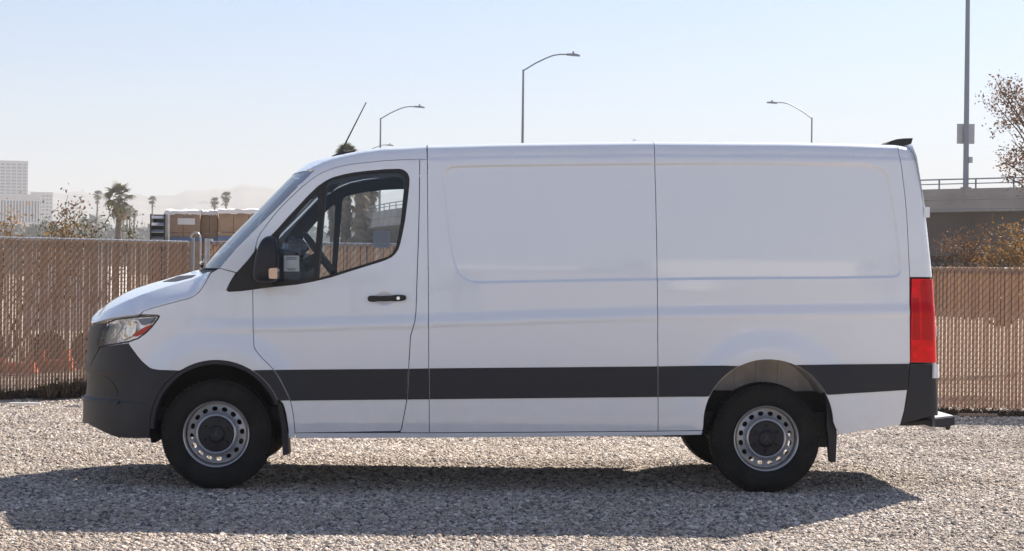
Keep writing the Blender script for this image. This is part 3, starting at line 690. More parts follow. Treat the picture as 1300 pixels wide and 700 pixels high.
for yy in (.5, 1.47):
    x0 = U(505, 400, .5).x; mb = MB(); mb.box(x0-.50, x0+.02, yy-.24, yy+.24, .82, .96); mb.build('seat_cushion', M['seat'], van)
    mb = MB(); mb.prism([(x0-.0, .94), (x0+.12, .94), (x0+.25, 1.5), (x0+.15, 1.5)], yy-.23, yy+.23); mb.build('seat_back', M['seat'], van)
mb = MB(); c0 = U(375, 317, .62); n1, n2 = 12, 7; vs = []
for i in range(n2):
    for j in range(n1):
        th = math.pi*(i+.4)/(n2-.2); ph = 2*math.pi*j/n1; k = 1+.22*math.sin(3*ph+i)+.15*math.cos(5*ph-2*i)
        vs.append((c0.x+.085*k*math.sin(th)*math.cos(ph), .62+.12*k*math.sin(th)*math.sin(ph), c0.z+.07*math.cos(th)*k))
mb.add(vs, [(i*n1+j, i*n1+(j+1) % n1, (i+1)*n1+(j+1) % n1, (i+1)*n1+j) for i in range(n2-1) for j in range(n1)])
fo = mb.build('plastic_bag', M['foil'], None, smooth=50); top(fo, (c0.x, .62, c0.z-.07)); meta(fo, 'crumpled clear plastic bag lying on the dashboard behind the small front window', 'bag')
# stickers inside the glass
def sticker(px, label, m):
    q = inv(px, -.02); V = [(x, YC-float(Wf(np.array([x]), np.array([z]))[0])+.017, z) for x, z in q]
    mb = MB(); mb.add(V, [(0, 1, 2, 3)]); mb.add([(x, y+.001, z) for x, y, z in V], [(3, 2, 1, 0)]); mb.add([], [])
    o = mb.build('window_notice', m, van); return o
n1_ = sticker([(360.3,324.6),(380,324.6),(380,344.8),(360.3,344.8)], '', M['paper'])
n2_ = sticker([(474,293.5),(495.5,293),(495,314.3),(473.8,315)], '', mat('blue_grey_notice', (.30, .34, .40), .7))
def lines(o, px, rows, m, name):
    for (x0, x1, y) in rows:
        mb = MB(); q = inv([(x0, y-.45), (x1, y-.45), (x1, y+.45), (x0, y+.45)], -.02)
        mb.add([(x, YC-float(Wf(np.array([x]), np.array([z]))[0])+.015, z) for x, z in q], [(0, 1, 2, 3)])
        mb.build(name, m, o)
lines(n1_, None, [(364,376,327.5),(363,377,329.3),(364,376.5,341.5),(366,374.5,343)], M['ink'], 'text_line')
lines(n2_, None, [(476,493,296+2.2*k) for k in range(6)]+[(476.5,492,311),(483,492.5,313)], M['ink'], 'text_line')

# --- wheels
RT, TW = .371, .215
mb = MB()
prof = [(.213,.028),(.222,.010),(.235,.004),(.250,.000),(.2505,-.003),(.262,-.005),(.2625,-.002),(.292,-.003),(.2925,-.006),(.298,-.006),(.2985,-.003),(.318,.000),(.3185,-.003),(.323,-.002),(.3235,.002),(.333,.005),(.350,.016),(.362,.028),(.370,.043),(RT,.06),(RT,TW-.06),(.370,TW-.043),(.362,TW-.028),(.34,TW-.008),(.30,TW+.003),(.25,TW),(.215,TW-.02)]
mb.lathe(prof, 72); tyre_me = None
# tread lugs and side ribs
for k in range(64):
    a = 2*math.pi*(k+.5)/64
    for (y0, y1, r0, r1, da) in ((.018, .06, .352, .3735, .030), (TW-.06, TW-.018, .352, .3735, .030), (.075, .10, .366, .3735, .034), (.115, .14, .366, .3735, .034)):
        vs = []
        for r in (r0, r1):
            for (dy, s) in ((y0, -1), (y0, 1), (y1, 1), (y1, -1)):
                rr = r-(.010 if (r == r1 and ((dy == y0 and y0 < .03) or (dy == y1 and y1 > TW-.03))) else 0)
                aa = a+s*da; vs.append((rr*math.cos(aa), dy, rr*math.sin(aa)))
        mb.add(vs, [(4,5,6,7),(0,1,5,4),(1,2,6,5),(2,3,7,6),(3,0,4,7)])
tyre = mb.mesh('tyre', M['tyre'], smooth=35)
mb = MB()
mb.lathe([(.198,.070),(.2055,.050),(.209,.022),(.2125,.002),(.219,-.002),(.2205,.006),(.219,.020),(.214,.030)], 64)
mb.lathe([(.2055,.050),(.201,.062),(.197,.062),(.193,.050)], 64)
ho = []; outer = [(.194*math.cos(2*math.pi*k/96), .194*math.sin(2*math.pi*k/96)) for k in range(96)]
holes = [[(.140*math.cos(2*math.pi*k/72), .140*math.sin(2*math.pi*k/72)) for k in range(72)]]
for k in range(16):
    a = 2*math.pi*(k+.5)/16; c, s = math.cos(a), math.sin(a); pts = []
    for j in range(14):
        t = 2*math.pi*j/14; lr, lt = .0150*math.cos(t), .0195*math.sin(t); pts.append(((.168+lr)*c-lt*s, (.168+lr)*s+lt*c))
    holes.append(pts)
V, T = cdt(np.array(outer), [np.array(h) for h in holes], [(.181*math.cos(2*math.pi*k/64), .181*math.sin(2*math.pi*k/64)) for k in range(64)]+[(.150*math.cos(2*math.pi*k/64), .150*math.sin(2*math.pi*k/64)) for k in range(64)])
rr = np.hypot(V[:, 0], V[:, 1]); yy = np.interp(rr, [.14, .150, .168, .181, .194], [.014, .030, .040, .046, .050])
mb.add([(v[0], y, v[1]) for v, y in zip(V, yy)], [tuple(reversed(t)) for t in T.tolist()])
for h in holes[1:]:
    n = len(h); r0 = [np.hypot(*p) for p in h]; y0 = np.interp(r0, [.14, .150, .168, .181, .194], [.014, .030, .040, .046, .050])
    mb.add([(p[0], y, p[1]) for p, y in zip(h, y0)]+[(p[0], y+.012, p[1]) for p, y in zip(h, y0)], [(i, (i+1) % n, n+(i+1) % n, n+i) for i in range(n)])
mb.lathe([(.1405,.014),(.138,.002),(.132,-.006),(.126,-.008),(.120,-.004),(.117,.004),(.117,.02)], 64)
wheel_me = mb.mesh('wheel', M['steel'], smooth=35)
mb = MB(); mb.lathe([(.1165,.006),(.112,.000),(.060,-.004),(.054,-.012),(.046,-.017),(.042,-.018),(.040,-.0155),(.0,-.0155)], 48); cap_me = mb.mesh('hub_cap', M['cap'], smooth=35)
mb = MB(); mb.lathe([(.012,.0),(.012,-.012),(.009,-.016),(.0,-.016)], 6); bolt_me = mb.mesh('wheel_bolt', M['dark'], smooth=30)
mb = MB()
for k in range(3):
    a = R_(90+120*k); c, s = math.cos(a), math.sin(a)
    mb.add([(.036*c, -.0165, .036*s), (.006*math.cos(a+1.05), -.0165, .006*math.sin(a+1.05)), (0, -.0205, 0), (.006*math.cos(a-1.05), -.0165, .006*math.sin(a-1.05))], [(0, 1, 2), (0, 2, 3)])
star_me = mb.mesh('star_emblem', mat('grey_emblem', (.06, .062, .07), .35), smooth=False)
mb = MB(); mb.lathe([(.0,.075),(.15,.075),(.15,.10),(.09,.10),(.09,.14),(0,.14)], 40); brake_me = mb.mesh('brake_disc', M['dark'], smooth=35)
mb = MB(); mb.lathe([(.200,.050),(.196,.10),(.190,.14),(.20,TW-.03),(.214,TW-.01)], 48); barrel_me = mb.mesh('wheel_barrel', M['steel'], smooth=35)
def wheel(x, z, far, rot):
    o = bpy.data.objects.new('wheel', wheel_me); COL.objects.link(o); o.parent = van
    o.location = Vector((x, .028 if not far else 2*YC-.028, z))-VO; o.rotation_euler = (0, rot, math.pi if far else 0)
    def sub(n, me, loc=(0, 0, 0)):
        c = bpy.data.objects.new(n, me); COL.objects.link(c); c.parent = o; c.location = loc
    sub('tyre', tyre); sub('hub_cap', cap_me); sub('star_emblem', star_me); sub('brake_disc', brake_me); sub('wheel_barrel', barrel_me)
    for k in range(6):
        a = 2*math.pi*k/6+.52; sub('wheel_bolt', bolt_me, (.086*math.cos(a), -.002, .086*math.sin(a)))
fx, rx = U(274.5, 551, .03), U(972.8, 555.5, .03)
for far in (0, 1):
    wheel(fx.x, RT-.006, far, .1); wheel(rx.x, RT-.006, far, .0)

# ================================================================== GROUND
def ground_mat():
    m = bpy.data.materials.new('gravel_dirt'); m.use_nodes = True; t = m.node_tree; p = t.nodes['Principled BSDF']; p.inputs['Roughness'].default_value = .95
    tc = t.nodes.new('ShaderNodeTexCoord'); v = t.nodes.new('ShaderNodeTexVoronoi'); v.inputs['Scale'].default_value = 55; v.inputs['Randomness'].default_value = 1
    n = t.nodes.new('ShaderNodeTexNoise'); n.inputs['Scale'].default_value = .5; n.inputs['Detail'].default_value = 6
    t.links.new(tc.outputs['Object'], v.inputs['Vector']); t.links.new(tc.outputs['Object'], n.inputs['Vector'])
    r = t.nodes.new('ShaderNodeValToRGB'); r.color_ramp.elements[0].color = (.22, .185, .15, 1); r.color_ramp.elements[1].color = (.55, .47, .39, 1)
    mx = t.nodes.new('ShaderNodeMix'); mx.data_type = 'RGBA'; mx.blend_type = 'MULTIPLY'; mx.inputs[0].default_value = .5
    r2_ = t.nodes.new('ShaderNodeValToRGB'); r2_.color_ramp.elements[0].color = (.72, .68, .62, 1); r2_.color_ramp.elements[0].position = .35; r2_.color_ramp.elements[1].position = .65
    sp = t.nodes.new('ShaderNodeSeparateColor'); t.links.new(v.outputs['Color'], sp.inputs[0]); t.links.new(sp.outputs[0], r.inputs[0])
    t.links.new(n.outputs['Fac'], r2_.inputs[0]); t.links.new(r.outputs[0], mx.inputs[6]); t.links.new(r2_.outputs[0], mx.inputs[7]); t.links.new(mx.outputs[2], p.inputs['Base Color'])
    b = t.nodes.new('ShaderNodeBump'); b.inputs['Distance'].default_value = .015; b.invert = True; t.links.new(v.outputs['Distance'], b.inputs['Height']); t.links.new(b.outputs[0], p.inputs['Normal'])
    return m
GM = ground_mat()
GZ = -.02
mb = MB(); n = 64; rad = [0, 8, 16, 40, 120, 400, 1200, 4300]
vs = [(0, 0, GZ)]+[(r*math.cos(2*math.pi*k/n), r*math.sin(2*math.pi*k/n), GZ) for r in rad[1:] for k in range(n)]
fs = [(0, 1+k, 1+(k+1) % n) for k in range(n)]+[(1+i*n+k, 1+(i+1)*n+k, 1+(i+1)*n+(k+1) % n, 1+i*n+(k+1) % n) for i in range(len(rad)-2) for k in range(n)]
mb.add(vs, fs); meta(mb.build('ground', GM), kind='structure')
def stone_mat():
    m = bpy.data.materials.new('gravel_stone'); m.use_nodes = True; t = m.node_tree; p = t.nodes['Principled BSDF']; p.inputs['Roughness'].default_value = .75
    oi = t.nodes.new('ShaderNodeObjectInfo'); r = t.nodes.new('ShaderNodeValToRGB'); e = r.color_ramp.elements
    e[0].color = (.09, .082, .078, 1); e[1].color = (.82, .75, .68, 1)
    for pos, c in ((.18, (.20, .178, .16)), (.45, (.42, .362, .308)), (.65, (.51, .418, .33)), (.82, (.56, .51, .46))):
        k = e.new(pos); k.color = (*c, 1)
    ge = t.nodes.new('ShaderNodeNewGeometry'); mp = t.nodes.new('ShaderNodeMapping'); mp.inputs['Scale'].default_value = (.35, .9, 1); nz = t.nodes.new('ShaderNodeTexNoise'); nz.inputs['Scale'].default_value = 1.0; nz.inputs['Detail'].default_value = 5
    t.links.new(ge.outputs['Position'], mp.inputs[0]); t.links.new(mp.outputs[0], nz.inputs['Vector'])
    r3 = t.nodes.new('ShaderNodeValToRGB'); r3.color_ramp.elements[0].position = .33; r3.color_ramp.elements[1].position = .62
    r3.color_ramp.elements[0].color = (.76, .725, .69, 1); r3.color_ramp.elements[1].color = (1, 1, 1, 1); t.links.new(nz.outputs['Fac'], r3.inputs[0])
    mu = t.nodes.new('ShaderNodeMix'); mu.data_type = 'RGBA'; mu.blend_type = 'MULTIPLY'; mu.inputs[0].default_value = 1
    t.links.new(oi.outputs['Random'], r.inputs[0]); t.links.new(r.outputs[0], mu.inputs[6]); t.links.new(r3.outputs[0], mu.inputs[7]); t.links.new(mu.outputs[2], p.inputs['Base Color']); return m
def gravel():
    mb = MB()
    nrow = 90
    d0, d1 = 8.2, 21.2
    vs = []
    for i in range(nrow+1):
        d = d0+(d1-d0)*i/nrow
        a, b = U(-90, 350, CY+d), U(1390, 350, CY+d)
        for j in range(17):
            x = a.x-.4+(b.x-a.x+.8)*j/16; y = CY+d
            ru = sum(math.exp(-((y-c-.08*math.sin(x*.5+c))/.16)**2) for c in (-1.55, -.2, 1.62, 3.4, 5.1)); vs.append((x, y, -.010+.005*math.sin(x*1.7+y*.9)*math.sin(y*1.3-x*.6)-.006*ru*(1 if abs(y-.15) > .5 else 0)))
    fs = [(i*17+j, i*17+j+1, (i+1)*17+j+1, (i+1)*17+j) for i in range(nrow) for j in range(16)]
    mb.add(vs, fs); o = mb.build('gravel', GM); meta(o, 'loose grey and tan gravel covering the lot', kind='stuff')
    ng = bpy.data.node_groups.new('gravel_scatter', 'GeometryNodeTree')
    ng.interface.new_socket('Geometry', in_out='INPUT', socket_type='NodeSocketGeometry'); ng.interface.new_socket('Geometry', in_out='OUTPUT', socket_type='NodeSocketGeometry')
    N = ng.nodes; L = ng.links; gi = N.new('NodeGroupInput'); go = N.new('NodeGroupOutput')
    sm = stone_mat(); g2i = N.new('GeometryNodeGeometryToInstance')
    for k in range(5):
        ic = N.new('GeometryNodeMeshIcoSphere'); ic.inputs['Radius'].default_value = 1; ic.inputs['Subdivisions'].default_value = 2
        nz = N.new('ShaderNodeTexNoise'); nz.noise_dimensions = '4D'; nz.inputs['W'].default_value = 3.7*k; nz.inputs['Scale'].default_value = .9; nz.inputs['Detail'].default_value = 1
        sb = N.new('ShaderNodeVectorMath'); sb.operation = 'SUBTRACT'; sb.inputs[1].default_value = (.5, .5, .5); L.new(nz.outputs['Color'], sb.inputs[0])
        sc_ = N.new('ShaderNodeVectorMath'); sc_.operation = 'SCALE'; sc_.inputs['Scale'].default_value = 1.5; L.new(sb.outputs[0], sc_.inputs[0])
        sp = N.new('GeometryNodeSetPosition'); L.new(ic.outputs['Mesh'], sp.inputs['Geometry']); L.new(sc_.outputs[0], sp.inputs['Offset'])
        tf = N.new('GeometryNodeTransform'); tf.inputs['Scale'].default_value = (1, .82, .62); L.new(sp.outputs[0], tf.inputs['Geometry'])
        mt = N.new('GeometryNodeSetMaterial'); mt.inputs['Material'].default_value = sm; L.new(tf.outputs[0], mt.inputs['Geometry'])
        ss = N.new('GeometryNodeSetShadeSmooth'); ss.inputs['Shade Smooth'].default_value = False; L.new(mt.outputs[0], ss.inputs['Geometry'])
        L.new(ss.outputs[0], g2i.inputs[0])
    outs = []
    for dens, s0, s1, seed in ((3000, .0068, .0130, 1), (260, .013, .023, 2)):
        dp = N.new('GeometryNodeDistributePointsOnFaces'); dp.distribute_method = 'RANDOM'; dp.inputs['Density'].default_value = dens; dp.inputs['Seed'].default_value = seed
        L.new(gi.outputs[0], dp.inputs['Mesh'])
        ip = N.new('GeometryNodeInstanceOnPoints'); L.new(dp.outputs['Points'], ip.inputs['Points']); L.new(g2i.outputs[0], ip.inputs['Instance']); ip.inputs['Pick Instance'].default_value = True
        rr_ = N.new('FunctionNodeRandomValue'); rr_.data_type = 'FLOAT_VECTOR'; rr_.inputs['Min'].default_value = (-.6, -.6, 0); rr_.inputs['Max'].default_value = (.6, .6, 6.28); rr_.inputs['Seed'].default_value = seed+5
        L.new(rr_.outputs[0], ip.inputs['Rotation'])
        rs_ = N.new('FunctionNodeRandomValue'); rs_.data_type = 'FLOAT'; rs_.inputs[2].default_value = s0; rs_.inputs[3].default_value = s1; rs_.inputs['Seed'].default_value = seed+9
        L.new(rs_.outputs[1], ip.inputs['Scale']); outs.append(ip)
    j = N.new('GeometryNodeJoinGeometry'); L.new(gi.outputs[0], j.inputs[0])
    for ip in outs: L.new(ip.outputs[0], j.inputs[0])
    L.new(j.outputs[0], go.inputs[0])
    md = o.modifiers.new('scatter', 'NODES'); md.node_group = ng
gravel()

# ================================================================== FENCES
def fence(label, px0, d0, px1, d1, H, pitch=.0385, post=3.0, rail=True, barbs=True):
    A, B = G(px0, d0), G(px1, d1); L = (B-A).length; ang = math.atan2(B.y-A.y, B.x-A.x)
    t = thing('slatted_fence', label, 'fence', A, 'brown slatted chain link fences round the lot', ang)
    n = int(L/pitch); mb = MB()
    mb.add([(-.0158,-.004,0),(0,-.006,0),(.0158,-.004,0),(.0158,.004,0),(0,.002,0),(-.0158,.004,0)]+[(x, y, 1) for x, y in ((-.0158,-.004),(0,-.006),(.0158,-.004),(.0158,.004),(0,.002),(-.0158,.004))],
           [(0,1,7,6),(1,2,8,7),(2,3,9,8),(3,4,10,9),(4,5,11,10),(5,0,6,11),(6,7,8,9,10,11)])
    me = mb.mesh('slat', M['slat'])
    for k in range(n):
        o = bpy.data.objects.new('slat', me); COL.objects.link(o); o.parent = t
        z0 = .05+random.uniform(-.02, .02); z1 = H-(.035 if barbs else .022)+random.uniform(-.010, .004)
        o.location = ((k+.5)*pitch, random.uniform(-.003, .003), z0); o.scale = (random.uniform(.87, .99)*(.8 if random.random() < .05 else 1), 1, z1-z0); o.rotation_euler = (0, random.gauss(0, .0025), random.gauss(0, .05))
    mb = MB(); w2 = 2*pitch; run = H/1.15
    k = -int(run/w2)-1
    while k*w2 < L:
        for s, y in ((1, -.014), (-1, .014)):
            x0 = k*w2; pts = []
            za, zb = 0.02, H
            xa, xb2 = (x0, x0+run) if s > 0 else (x0+run, x0)
            # clip to the fence ends
            f0, f1 = 0.0, 1.0
            dx = xb2-xa
            for lim in (0, L):
                f = (lim-xa)/dx
                if (lim == 0) == (dx > 0): f0 = max(f0, f)
                else: f1 = min(f1, f)
            if f1 > f0: mb.tube([(xa+dx*f0, y, za+(zb-za)*f0), (xa+dx*f1, y, za+(zb-za)*f1)], (.0034), 4, cap=False)
        k += 1
    if barbs:
        k = 0
        while k*w2 < L:
            x = k*w2; mb.tube([(x-.018, 0, H-.02), (x+.002, -.004, H+.022), (x+.02, 0, H-.02)], .003, 4); k += 1
    o = mb.build('wire_mesh', M['wire'], t, world=False); o['kind'] = 'stuff'
    mb = MB(); mb.tube([(0, .03, H-.06 if barbs else H-.012), (L, .03, H-.06 if barbs else H-.014)], .015 if not barbs else .018, 8)
    mb.build('top_rail', M['galv'], t, world=False, smooth=True)
    m2 = MB(); m2.tube([(0, 0, -.02), (0, 0, H+.03)], .03, 10); m2.lathe([(0, 0)], 3) if 0 else None
    pm = m2.mesh('post', M['galv'], smooth=40); x = 0
    while x <= L+.01:
        o = bpy.data.objects.new('post', pm); COL.objects.link(o); o.parent = t; o.location = (min(x, L), .055, 0); x += post
    return t
fence('brown slatted fence run left of the van with a plain top rail', -60, 19.8, 241, 21.6, 1.815, barbs=False)
fence('brown slatted fence run seen through the van windows beyond the gateway', 266, 20.75, 690, 21.0, 1.80, barbs=False)
fence('lower brown slatted fence run behind the rear of the van with spiked wire top', 700, 19.9, 1420, 19.4, 1.63, barbs=True)
# gate posts
p0 = G(254, 21.4); t = thing('gate_post', 'galvanised gooseneck pipe post at the gap beside the left fence', 'post', p0)
zt = Zat(251, 295.5, 21.4)
mb = MB(); mb.tube([(0, 0, 0), (0, 0, zt-.08), (-.008, 0, zt-.035), (-.03, 0, zt-.006), (-.065, 0, zt), (-.1, 0, zt-.02), (-.115, 0, zt-.06)], .0125, 10); mb.build('pipe', M['galv'], t, world=False, smooth=True)
mb = MB(); mb.box(-.112, -.08, .03, .06, 0, zt-.06); mb.build('upright', M['pole'], t, world=False)
p0 = G(262, 20.9); t = thing('gate_post', 'short square galvanised post at the left end of the middle fence', 'post', p0)
mb = MB(); mb.box(-.021, .021, -.021, .021, 0, Zat(262, 303, 20.9)); mb.build('upright', M['galv'], t, world=False)
mb = MB(); mb.box(-.034, .075, -.034, .034, 1.55, 1.60); mb.build('clamp', M['galv'], t, world=False)

# ------------------------------------------------------------------ plants
def leaf_mesh(mb, pts, size, m=0, flat=.3):
    for p in pts:
        a = Vector((random.gauss(0, 1), random.gauss(0, 1), random.gauss(0, 1))).normalized(); b = a.orthogonal().normalized()
        b.rotate(Matrix.Rotation(random.uniform(0, 6.28), 3, a)); c = a.cross(b); s = size*random.uniform(.6, 1.4)
        mb.add([p+b*s, p+c*s*.5+a*s*.12, p-b*s*.9, p-c*s*.5+a*s*.12], [(0, 1, 2, 3)], m)
def branch(mb, tips, p, d, L, r, depth, spread=.5, rise=.12):
    pts = [p]; q = Vector(p); dd = Vector(d).normalized(); n = 4
    for i in range(n):
        dd = (dd+Vector((random.gauss(0, .16), random.gauss(0, .16), random.gauss(rise*.5, .14)))).normalized(); q = q+dd*L/n; pts.append(q.copy())
        if depth > 0 and i >= 1 and random.random() < .85:
            e = (dd+Vector((random.gauss(0, spread), random.gauss(0, spread), random.gauss(.1, spread)))).normalized()
            branch(mb, tips, q, e, L*random.uniform(.28, .45), r*.55, depth-1, spread, rise)
    mb.tube(pts, [r*(1-.75*i/n) for i in range(n+1)], 5 if r > .01 else 3, cap=False)
    tips += pts[1:] if depth <= 1 else []
def shrub(name, label, cat, px, d, stems, leafm, lsize, lper, group=None, base=0.0, tuft=.06, seed=1):
    random.seed(seed); p0 = G(px, d); p0.z = base
    t = thing(name, label, cat, p0, group); mb = MB(); tips = []
    for (dx, dz, L, r, dep) in stems:
        branch(mb, tips, Vector((random.gauss(0, .06), random.gauss(0, .06), 0)), (dx, random.gauss(0, .3), dz), L, r, dep)
    mb.build('branches', M['bark'], t, world=False, smooth=True)
    lv = MB(); pts = []
    for q in tips:
        for k in range(lper):
            pts.append(q+Vector((random.gauss(0, tuft), random.gauss(0, tuft), random.gauss(0, tuft))))
    leaf_mesh(lv, pts, lsize); o = lv.build('leaves', leafm, t, world=False); o['kind'] = 'stuff'
    return t
# left shrubs beyond the fence
shrub('leafy_shrub', 'orange brown shrub poking over the far left end of the fence', 'shrub', 8, 23.5, [(.2*k, 1, 1.5, .02, 2) for k in (-2, -1, 0, 1, 2, 3)], M['leafo'], .022, 9, base=.3, tuft=.09, seed=3)
shrub('leafy_shrub', 'tall thin twiggy shrub with sparse brown leaves above the left fence', 'shrub', 36, 23.5, [(.16, 1, 1.75, .018, 2), (.05, 1, 1.3, .02, 2), (-.2, 1, 1.2, .02, 2)], M['leafb'], .024, 6, base=.25, tuft=.06, seed=11)
shrub('leafy_shrub', 'low shrub with one long bent twig, right of the tall twiggy one', 'shrub', 68, 23.2, [(.1, 1, 1.6, .016, 1), (.1, 1, 1.1, .02, 2), (.25, 1, 1.2, .014, 2)], M['leafb'], .026, 5, base=.35, tuft=.07, seed=16)
shrub('leafy_shrub', 'small rounded olive shrub just clearing the fence below the tall thin palm', 'shrub', 112, 24, [(.25*k, 1, 1.0, .016, 2) for k in (-2, -1, 0, 1, 2)], M['leafg'], .02, 8, base=.95, tuft=.08, seed=21)
# right bush and tree
shrub('leafy_bush', 'dense orange brown bush behind the right fence under the overpass', 'bush', 1272, 23.5, [(.26*k, 1, .82+.05*k, .018, 2) for k in (-3, -2, -1, 0, 1, 2, 3)]*2, M['leafo'], .02, 9, base=.85, tuft=.11, seed=5)
shrub('leafy_bush', 'small olive bush behind the right fence, left of the orange bush', 'bush', 1232, 23, [(.22*k, 1, .85, .016, 2) for k in (-2, -1, 0, 1)], M['leafb'], .018, 8, base=.95, tuft=.08, seed=9)
random.seed(12)
p0 = G(1352, 30); t = thing('bare_tree', 'half bare tree with sparse brown leaves at the right edge of the picture', 'tree', p0)
mb = MB(); tips = []
mb.tube([(0, 0, 0), (.05, .05, 1.2), (0, .1, 2.2)], [.13, .11, .09], 8)
for k, (px, py) in enumerate([(1268,112),(1276,128),(1284,118),(1292,132),(1270,140),(1282,148),(1296,150),(1300,120),(1284,178),(1294,190),(1276,206),(1288,214),(1298,208),(1272,222),(1310,140),(1325,120),(1330,170),(1350,110),(1370,150),(1380,190),(1345,140)]):
    q = U(px, py, p0.y+random.uniform(-.6, .6))-p0; h = Vector((0, .1, 2.0)); mid = h.lerp(q, .5)+Vector((.22, 0, .12)); m2 = h.lerp(q, .8)+Vector((.10, 0, .1))
    mb.tube([h, mid, m2, q], [.035, .02, .012, .006], 5, cap=False)
    for j in range(5):
        branch(mb, tips, m2.lerp(q, random.uniform(.2, 1)), (random.gauss(-.3, .7), random.gauss(0, .5), random.gauss(.3, .6)), random.uniform(.22, .42), .006, 1, .7)
mb.build('trunk', M['bark'], t, world=False, smooth=True)
lv = MB(); pts = [q+Vector((random.gauss(0, .07), random.gauss(0, .07), random.gauss(0, .07))) for q in tips for k in range(2)]
leaf_mesh(lv, pts, .027); o = lv.build('leaves', M['leafb'], t, world=False); o['kind'] = 'stuff'
# dry weeds along the fences
random.seed(31)
mb = MB()
def weeds(px0, d0, px1, d1, n, h):
    for k in range(n):
        s = random.random(); p = G(px0+(px1-px0)*s, d0+(d1-d0)*s)+Vector((0, -abs(random.gauss(0, .10)), 0)); hh = h*random.uniform(.3, 1.3)
        for j in range(5):
            a = random.uniform(0, 6.28); l = Vector((math.cos(a), math.sin(a), 0))*hh*random.uniform(.1, .6); e = p+l+Vector((0, 0, hh*random.uniform(.4, 1))); sd = Vector((-math.sin(a), math.cos(a), 0))*.006
            mb.add([p-sd, p+sd, p+l*.5+Vector((0, 0, hh*.5))+sd, e], [(0, 1, 2, 3)])
        for j in range(2):
            leaf_mesh(mb, [p+Vector((random.gauss(0, .05), random.gauss(0, .05), random.uniform(.0, hh*.8)))], .018)
weeds(-80, 19.65, 240, 21.4, 900, .13); weeds(60, 20.2, 130, 20.8, 260, .22); weeds(700, 19.75, 1410, 19.25, 1300, .085)
meta(mb.build('dry_weeds', M['weed']), 'dead brown weeds along the foot of the fences', kind='stuff')
# litter strips
def strip(px, d, L, w, label, m):
    p = G(px, d); mb = MB(); mb.box(-L/2, L/2, -w/2, w/2, 0, .022); o = mb.build('plastic_strip', m, None); o.location = (p.x, p.y, .012); o.rotation_euler = (0, .01, .05); meta(o, label, 'strip'); return o
strip(34, 19.1, .32, .05, 'flat white plastic strip lying on gravel by the left fence', M['white'])
strip(1243, 19.05, .42, .06, 'pale plank offcut lying at the foot of the right fence', M['carton'])

# things behind the left fence
p0 = G(86, 27); t = thing('box_trailer', 'white box trailer glimpsed through the slats of the left fence', 'trailer', p0)
mb = MB(); mb.box(-.64, .60, 0, 2.0, .55, Zat(86, 337, 27)); mb.build('body', M['white'], t, world=False)
for s in (-.3, .3):
    mb = MB(); mb.lathe([(0, 0), (.24, 0), (.26, .03), (.26, .16), (0, .16)], 20); o = mb.build('wheel', M['tyre'], t, world=False, smooth=40); o.location = (s, .0, .26)
mb = MB(); mb.box(-.66, .62, -.02, .0, 1.0, 1.06); mb.build('side_rail', M['galv'], t, world=False)
for i, (px, d) in enumerate(((22, 25), (70, 26))):
    p0 = G(px, d); t = thing('barrier', ['orange plastic barrier behind the far left end of the fence', 'orange plastic barrier in front of the white trailer behind the fence'][i], 'barrier', p0, 'orange barriers behind the fence')
    mb = MB(); mb.prism([(-.3, .0), (.3, .0), (.27, .07), (.25, .15), (-.25, .15), (-.27, .07)], -.12, .12); mb.build('barrier_body', M['cone'], t, world=False)
    mb = MB(); mb.box(-.22, -.14, -.05, .05, .15, .30); mb.box(.14, .22, -.05, .05, .15, .30); mb.build('barrier_lug', M['cone'], t, world=False)

# pallet loads behind the fence
def pallet(pxa, pxb, pyt, d, label, seed):
    random.seed(seed); A, B = G(pxa, d), G(pxb, d); W = (B-A).length; c = (A+B)/2; zt = Zat(pxa, pyt, d)
    t = thing('pallet_load', label, 'pallet load', c, 'covered pallet loads behind the fence')
    h0 = .15; nz = 5; nx = max(2, int(W/.34)); dz = (zt-h0)/nz
    mb = MB()
    for k in (-1, 0, 1): mb.box(k*W*.42-.05, k*W*.42+.05, 0, W, 0, .11)
    mb.box(-W/2, W/2, 0, W, .11, .145); mb.build('pallet', M['cartond'], t, world=False)
    bm = MB(); g = .006; bw = W/nx
    bm.box(-bw/2+g, bw/2-g, 0, W, g, dz-g); cm = bm.mesh('carton', M['carton'])
    for i in range(nz):
        for j in range(nx):
            o = bpy.data.objects.new('carton', cm); COL.objects.link(o); o.parent = t
            o.location = (-W/2+bw*(j+.5), random.uniform(-.02, .02), h0+dz*i)
    n1 = 14; vs = []; top_ = []
    for j in range(n1):
        x = -W/2-.02+(W+.04)*j/(n1-1); dr = random.uniform(.06, .10)
        vs += [(x, -.035, zt-dr), (x, -.04, zt+random.uniform(.0, .05)), (x, W*.3, zt+random.uniform(.03, .09)), (x, W*.8, zt+random.uniform(.02, .1)), (x, W+.03, zt-.1)]
    mb = MB(); mb.add(vs, [(5*j+k, 5*j+5+k, 5*j+6+k, 5*j+1+k) for j in range(n1-1) for k in range(4)]); mb.build('plastic_cover', M['wrap'], t, world=False, smooth=40)
    mb = MB(); zb = zt-.82; mb.box(-W/2-.01, W/2+.01, -.03, -.025, zb, zb+.11); mb.build('strap', M['tape'], t, world=False)
    return t
pl = pallet(210, 253.5, 268.5, 50, 'pallet load with a white label plate, leftmost of the covered brown stacks', 1)
mb = MB(); q = U(235, 281, 50+CY); o_ = ORIG[pl.name]; mb.box(q.x-o_.x-.24, q.x-o_.x+.24, -.06, -.05, q.z-.09, q.z+.09); mb.build('label_plate', M['white'], pl, world=False)
mb = MB(); mb.box(-.53, -.36, -.05, .3, 0, Zat(210, 269, 50)-.02); mb.build('end_sheet', M['wrap'], pl, world=False)
pallet(255, 275, 269.5, 50.3, 'narrow covered pallet load between the two wider brown stacks', 2)
